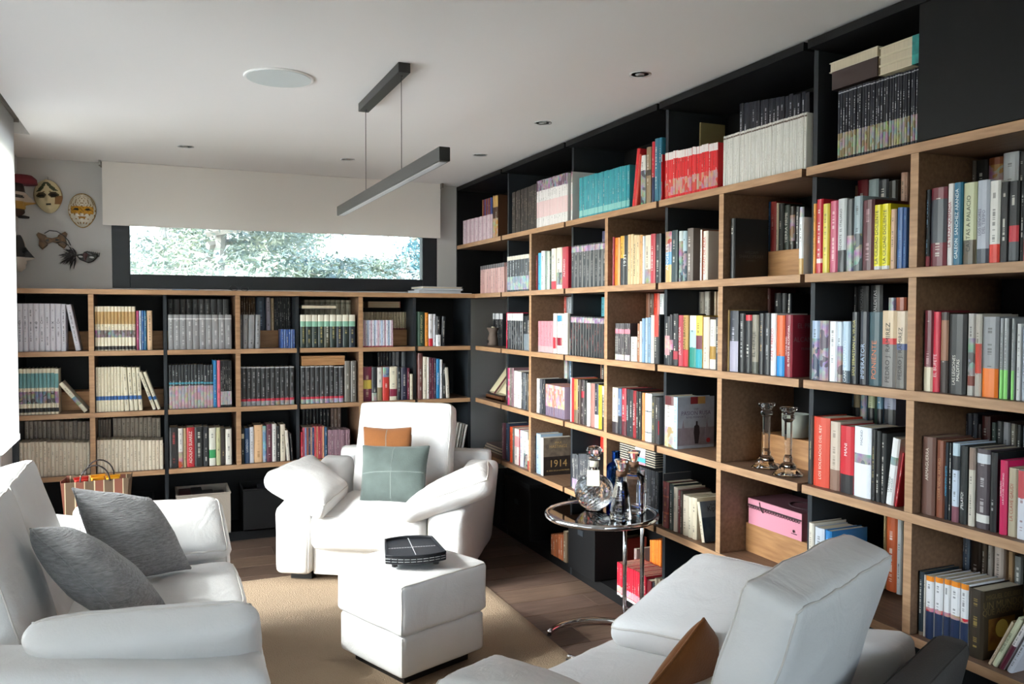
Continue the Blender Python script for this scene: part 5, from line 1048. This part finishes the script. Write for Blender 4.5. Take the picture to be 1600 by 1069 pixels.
# winged eye mask
WG = mat('mask_bronze', '5a4636', .55, noise_scale=30, color2='8a6a48'); BKF = mat('black_feather', '131214', .8, sheen=.4)
def outline_mask(name, px, py, polys, holes, m, lab, th=.012, ry=0., sc_=1.):
    p = onY(px, py, YB-.02); g = empty(name, (p.x, YB-.014, p.z), 0, label=lab, cat='mask'); g.rotation_euler = (0, ry, 0)
    for nm_, poly, mm, y0 in polys:
        M = MB(); n = len(poly); c = Vector((sum(x for x, _ in poly)/n, sum(z for _, z in poly)/n)); v = [(x*sc_, y0, z*sc_) for x, z in poly]+[((c.x+(x-c.x)*.86)*sc_, y0-th, (c.y+(z-c.y)*.86)*sc_) for x, z in poly]+[(c.x*sc_, y0-th*1.3, c.y*sc_)]
        f = [(i, (i+1) % n, n+(i+1) % n, n+i) for i in range(n)]+[(n+i, n+(i+1) % n, 2*n) for i in range(n)]+[tuple(range(n-1, -1, -1))]; M.add(v, f); M.obj(nm_, mm, g)
    for x, z, rx, rz2, mm in holes: M = MB(); M.add([(x+rx*cos(t*pi/8), -th*1.5-.002, z+rz2*sin(t*pi/8)) for t in range(16)], [tuple(range(15, -1, -1))]); M.add([(x+rx*cos(t*pi/8), -th*.8, z+rz2*sin(t*pi/8)) for t in range(16)], [tuple(range(16))]); M.f += [(i, (i+1) % 16, 16+(i+1) % 16, 16+i) for i in range(16)]; M.obj('eye_disc', mm, g)  # solid discs in place of eye holes, black ones painted as their shade
    return g
wing = [(.02, .0), (.035, .035), (.075, .055), (.088, .04), (.075, .01), (.08, -.03), (.06, -.055), (.03, -.03)]
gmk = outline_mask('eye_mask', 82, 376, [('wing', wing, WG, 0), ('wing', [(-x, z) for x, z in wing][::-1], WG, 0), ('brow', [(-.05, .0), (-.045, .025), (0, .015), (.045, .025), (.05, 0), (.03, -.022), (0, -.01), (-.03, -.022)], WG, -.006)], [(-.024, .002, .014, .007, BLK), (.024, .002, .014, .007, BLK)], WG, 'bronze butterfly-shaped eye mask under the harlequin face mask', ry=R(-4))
M = MB(); M.tube([(-.04+.0, -.02, .045), (-.01, -.022, .062), (.03, -.022, .056), (.065, -.022, .03), (.09, -.02, -.005), (.1, -.018, -.035)], .0032, 6); M.tube([(.02, -.02, -.015), (.06, -.022, -.012), (.09, -.02, -.035)], .003, 6); M.obj('twisted_cord', BLK, gmk, smooth=True)
gm2 = outline_mask('eye_mask', 133, 402, [('mask_body', [(-.055, .01), (-.02, .02), (0, .03), (.03, .02), (.07, .035), (.075, .015), (.05, -.02), (.02, -.035), (.0, -.028), (-.03, -.018)], mat('mask_black', '17130f', .4), 0), ('forehead_plate', [(-.012, .0), (-.016, .022), (0, .034), (.018, .022), (.012, 0), (.004, -.03)], mat('mask_crimson', '4a1c1c', .4), -.008)], [(-.025, .0, .013, .006, WALL), (.038, .004, .014, .006, WALL)], BLK, 'black and dark red eye mask with a feather plume on the back wall', ry=R(6))
M = MB()
for k in range(7): M.tube([(-.01+.012*k, -.018, .028+.004*sin(k)), (.01+.012*k, -.02, .038), (.03+.008*k, -.018, .03-.003*k)], .003, 5)
M.obj('top_ruffle', BKF, gm2)
random.seed(11); M = MB()
for k in range(46):
    a = R(random.uniform(100, 285)); L = random.uniform(.03, .075); x0, z0 = -.06+random.uniform(-.015, .01), .0+random.uniform(-.015, .02)
    P = [(x0+L*t*cos(a)-.012*t*t, -.012-.02*sin(pi*t)*random.uniform(.3, 1), z0+L*t*sin(a)-.02*t*t) for t in (0, .35, .7, 1)]
    M.tube(P, [.002, .0045, .0035, .0005], 5)
fe = M.obj('feather_plume', BKF, gm2); tag(fe, kind='stuff')

# ------------------------------------------------------------------ floor storage between the sofa and the low bookcases
KR = mat('kraft_stripe_a', '9a6a50', .7); 
def stripes():
    m = bpy.data.materials.new('striped_paper'); m.use_nodes = True; n = m.node_tree; b = n.nodes['Principled BSDF']; b.inputs['Roughness'].default_value = .7
    tc = n.nodes.new('ShaderNodeTexCoord'); s = n.nodes.new('ShaderNodeSeparateXYZ'); mu = n.nodes.new('ShaderNodeMath'); mu.operation = 'MULTIPLY'; mu.inputs[1].default_value = 11; fr = n.nodes.new('ShaderNodeMath'); fr.operation = 'FRACT'; cr = n.nodes.new('ShaderNodeValToRGB'); cr.color_ramp.interpolation = 'CONSTANT'
    e = cr.color_ramp.elements; e[0].position = 0; e[0].color = (*lin('74402e'), 1); e[1].position = .42; e[1].color = (*lin('b8a888'), 1)
    for p, c in ((.47, '5a4632'), (.93, 'b8a888')): q = e.new(p); q.color = (*lin(c), 1)
    n.links.new(tc.outputs['Object'], s.inputs[0]); n.links.new(s.outputs[0], mu.inputs[0]); n.links.new(mu.outputs[0], fr.inputs[0]); n.links.new(fr.outputs[0], cr.inputs[0]); n.links.new(cr.outputs[0], b.inputs['Base Color']); return m
STR = stripes()
g = empty('storage_box', (-.30, 4.86, 0), R(-4), label='low dark box standing under the striped paper bag', cat='box')
M = MB(); M.box(-.17, .17, -.1, .12, 0, .33); M.obj('body', mat('box_charcoal', '2a2a2c', .6), g, bevel=.004); bx('lid', mat('box_charcoal', '2a2a2c', .6), -.175, .175, -.105, .125, .33, .36, g, bevel=.004)
g = empty('paper_bag', (-.30, 4.86, .361), R(-4), label='striped brown paper bag with packets behind the sofa arm', cat='bag')
def bagwall(name, a, b, t=.003):
    M = MB(); (x0, y0), (x1, y1) = a, b; L = Vector((x1-x0, y1-y0)); nn = Vector((L.y, -L.x)).normalized()*t; k = 1.14
    v = [(x0, y0, 0), (x1, y1, 0), (x1*k, y1*k, .26), (x0*k, y0*k, .25)]; v += [(x+nn.x, y+nn.y, z) for x, y, z in v]
    M.add(v, [(3, 2, 1, 0), (4, 5, 6, 7), (0, 1, 5, 4), (1, 2, 6, 5), (2, 3, 7, 6), (3, 0, 4, 7)]); return M.obj(name, STR, g)
cs = [(-.14, -.07), (.14, -.07), (.14, .07), (-.14, .07)]
for i in range(4): bagwall('side', cs[i], cs[(i+1) % 4])
bx('bottom', STR, -.14, .14, -.07, .07, 0, .003, g)
for yy in (-.085, .085): MB().tube([(.07*cos(t*pi/12), yy, .25+.085*sin(t*pi/12)) for t in range(13)], .004, 6).obj('handle', mat('handle_brown', '2a2020', .7), g, smooth=True)
for x, y, c, lab in ((-.375, 4.845, 'c83028', 'red'), (-.30, 4.885, 'e8a020', 'yellow'), (-.225, 4.845, 'e0a010', 'orange')):
    q = empty('packet', (x, y, .45), R(15), label='%s packet sticking out of the striped paper bag' % lab, cat='packet'); bx('wrapper', mat('packet_'+lab, c, .4), -.03, .03, -.02, .02, -.08, .165, q, bevel=.004); bx('flap', mat('packet_'+lab, c, .4), -.035, .035, -.004, .004, .165, .178, q)
FAB = mat('fabric_box', 'a89c90', .9, bump=.3, bump_scale=250)
def open_box(x0, x1, y0, y1, h, m, lab, fill):
    g = empty('storage_box', ((x0+x1)/2, (y0+y1)/2, .062), 0, label=lab, cat='box'); a, b = (x1-x0)/2, (y1-y0)/2
    M = MB(); M.box(-a, a, -b, -b+.008, 0, h); M.box(-a, a, b-.008, b, 0, h); M.box(-a, -a+.008, -b+.008, b-.008, 0, h); M.box(a-.008, a, -b+.008, b-.008, 0, h); M.box(-a, a, -b, b, 0, .008); M.obj('body', m, g)
    MB().tube([(-a, -b, h), (a, -b, h), (a, b, h), (-a, b, h)], .006, 6, True).obj('rim', m, g)
    for k, c in enumerate(fill): xx = -a+.02+k*(2*a-.04)/len(fill); bx('content', mat('content_'+c, c, .3), xx, xx+(2*a-.05)/len(fill), -b+.02, b-.03, .01, h-.03+random.uniform(-.02, .035), g, bevel=.004)
open_box(-.33, -.035, 5.62, 5.9, .25, BLACK, 'dark open box with a pale rim at floor level, left of the upright', ['1a1a1c', '2a2a2e'])
open_box(.10, .425, 5.60, 5.9, .265, FAB, 'beige fabric box of odds and ends at floor level', ['5a2028', '2a2424', '3a3034', '241c1c'])
open_box(.505, .82, 5.60, 5.9, .27, BLACK, 'black box of clear cases at floor level beside the armchair', ['2a2a2e', '3a3a40', '222226'])
def dark_case(s0, s1, h, lab, d=.33):
    g = empty('storage_box', place('R', s0, .012, .062), -pi/2, label=lab, cat='box'); L = s1-s0; M_ = BLACK
    bx('body', M_, 0, L, .003, d, 0, h-.03, g, bevel=.003); bx('lid', M_, -.002, L+.002, 0, d+.002, h-.03, h, g, bevel=.003); bx('label_holder', UPR, L/2-.03, L/2+.03, -.002, .003, h*.55, h*.55+.03, g)
dark_case(.53, .93, .36, 'black lidded box at floor level behind the armchair')
dark_case(sR(onX(884, 850, FR).y), sR(onX(925, 900, FR).y), .385, 'large black box at floor level behind the side table', .19)
dark_case(.05, .46, .30, 'grey-black box at floor level in the corner of the room')

# ------------------------------------------------------------------ garden trees beyond the strip window
LEAF = [mat('pine_needles_%d' % i, c, .7, noise_scale=2, color2=c2) for i, (c, c2) in enumerate((('5e747c', '8a9680'), ('38646e', '5a8288'), ('66787e', '98a088')))]  # needle colours shifted to bluish grey to carry haze and outdoor glare
BARK = mat('pine_bark', '8a8680', .9, noise_scale=8, color2='a4a09a')
def tree(x, y, h, rad, z0, seed, m, lab, nleaf=5200, lo=.25, flat=.5, ls=1.):
    rnd = random.Random(seed); g = empty('pine_tree', (x, y, -.3), label=lab, cat='tree', group='pines in the garden')
    T = MB(); T.tube([(0, 0, 0), (.1*rnd.uniform(-1, 1), 0, h*.4), (.25*rnd.uniform(-1, 1), .1, h*.7), (0, 0, h)], [.15*ls, .12*ls, .09*ls, .02], 8); tips = []
    for k in range(34):
        z = h*(lo+(.97-lo)*k/33); a = rnd.uniform(0, 2*pi); L = rad*(1-.6*(k/33))*rnd.uniform(.6, 1.1); up = rnd.uniform(-.1, .35)
        P = [(L*t*cos(a)+.12*rnd.uniform(-1, 1)*t, L*t*sin(a)+.12*rnd.uniform(-1, 1)*t, z+L*up*t-.12*L*t*t) for t in (0, .3, .6, .85, 1)]
        T.tube(P, [.045, .035, .025, .014, .006], 5); tips += [(Vector(P[i]).lerp(Vector(P[i+1]), rnd.random())) for i in (1, 2, 3) for _ in range(3)]+[Vector(P[4])]*3
        for q in range(5):
            t = rnd.uniform(.35, .95); i = min(3, int(t*4)); s = Vector(P[i]).lerp(Vector(P[i+1]), .5); b2 = a+rnd.uniform(-1.3, 1.3); l2 = L*.35; e = s+Vector((l2*cos(b2), l2*sin(b2), rnd.uniform(-.1, .15)*l2)); T.tube([s, s.lerp(e, .5)+Vector((0, 0, .03)), e], [.014, .009, .003], 4); tips += [e, s.lerp(e, .6), s.lerp(e, .8)]
    T.obj('trunk', BARK, g)
    F = MB()
    for k in range(nleaf):
        c = rnd.choice(tips)+Vector((rnd.gauss(0, .17), rnd.gauss(0, .17), rnd.gauss(0, .17*flat))); d = Vector((rnd.gauss(0, 1), rnd.gauss(0, 1), rnd.gauss(0, .6))).normalized()*rnd.uniform(.07, .16)*ls; s = d.cross(Vector((rnd.gauss(0, 1), rnd.gauss(0, 1), rnd.gauss(0, 1)))).normalized()*rnd.uniform(.012, .03)*ls
        F.add([c-s, c+s, c+d], [(0, 1, 2)])
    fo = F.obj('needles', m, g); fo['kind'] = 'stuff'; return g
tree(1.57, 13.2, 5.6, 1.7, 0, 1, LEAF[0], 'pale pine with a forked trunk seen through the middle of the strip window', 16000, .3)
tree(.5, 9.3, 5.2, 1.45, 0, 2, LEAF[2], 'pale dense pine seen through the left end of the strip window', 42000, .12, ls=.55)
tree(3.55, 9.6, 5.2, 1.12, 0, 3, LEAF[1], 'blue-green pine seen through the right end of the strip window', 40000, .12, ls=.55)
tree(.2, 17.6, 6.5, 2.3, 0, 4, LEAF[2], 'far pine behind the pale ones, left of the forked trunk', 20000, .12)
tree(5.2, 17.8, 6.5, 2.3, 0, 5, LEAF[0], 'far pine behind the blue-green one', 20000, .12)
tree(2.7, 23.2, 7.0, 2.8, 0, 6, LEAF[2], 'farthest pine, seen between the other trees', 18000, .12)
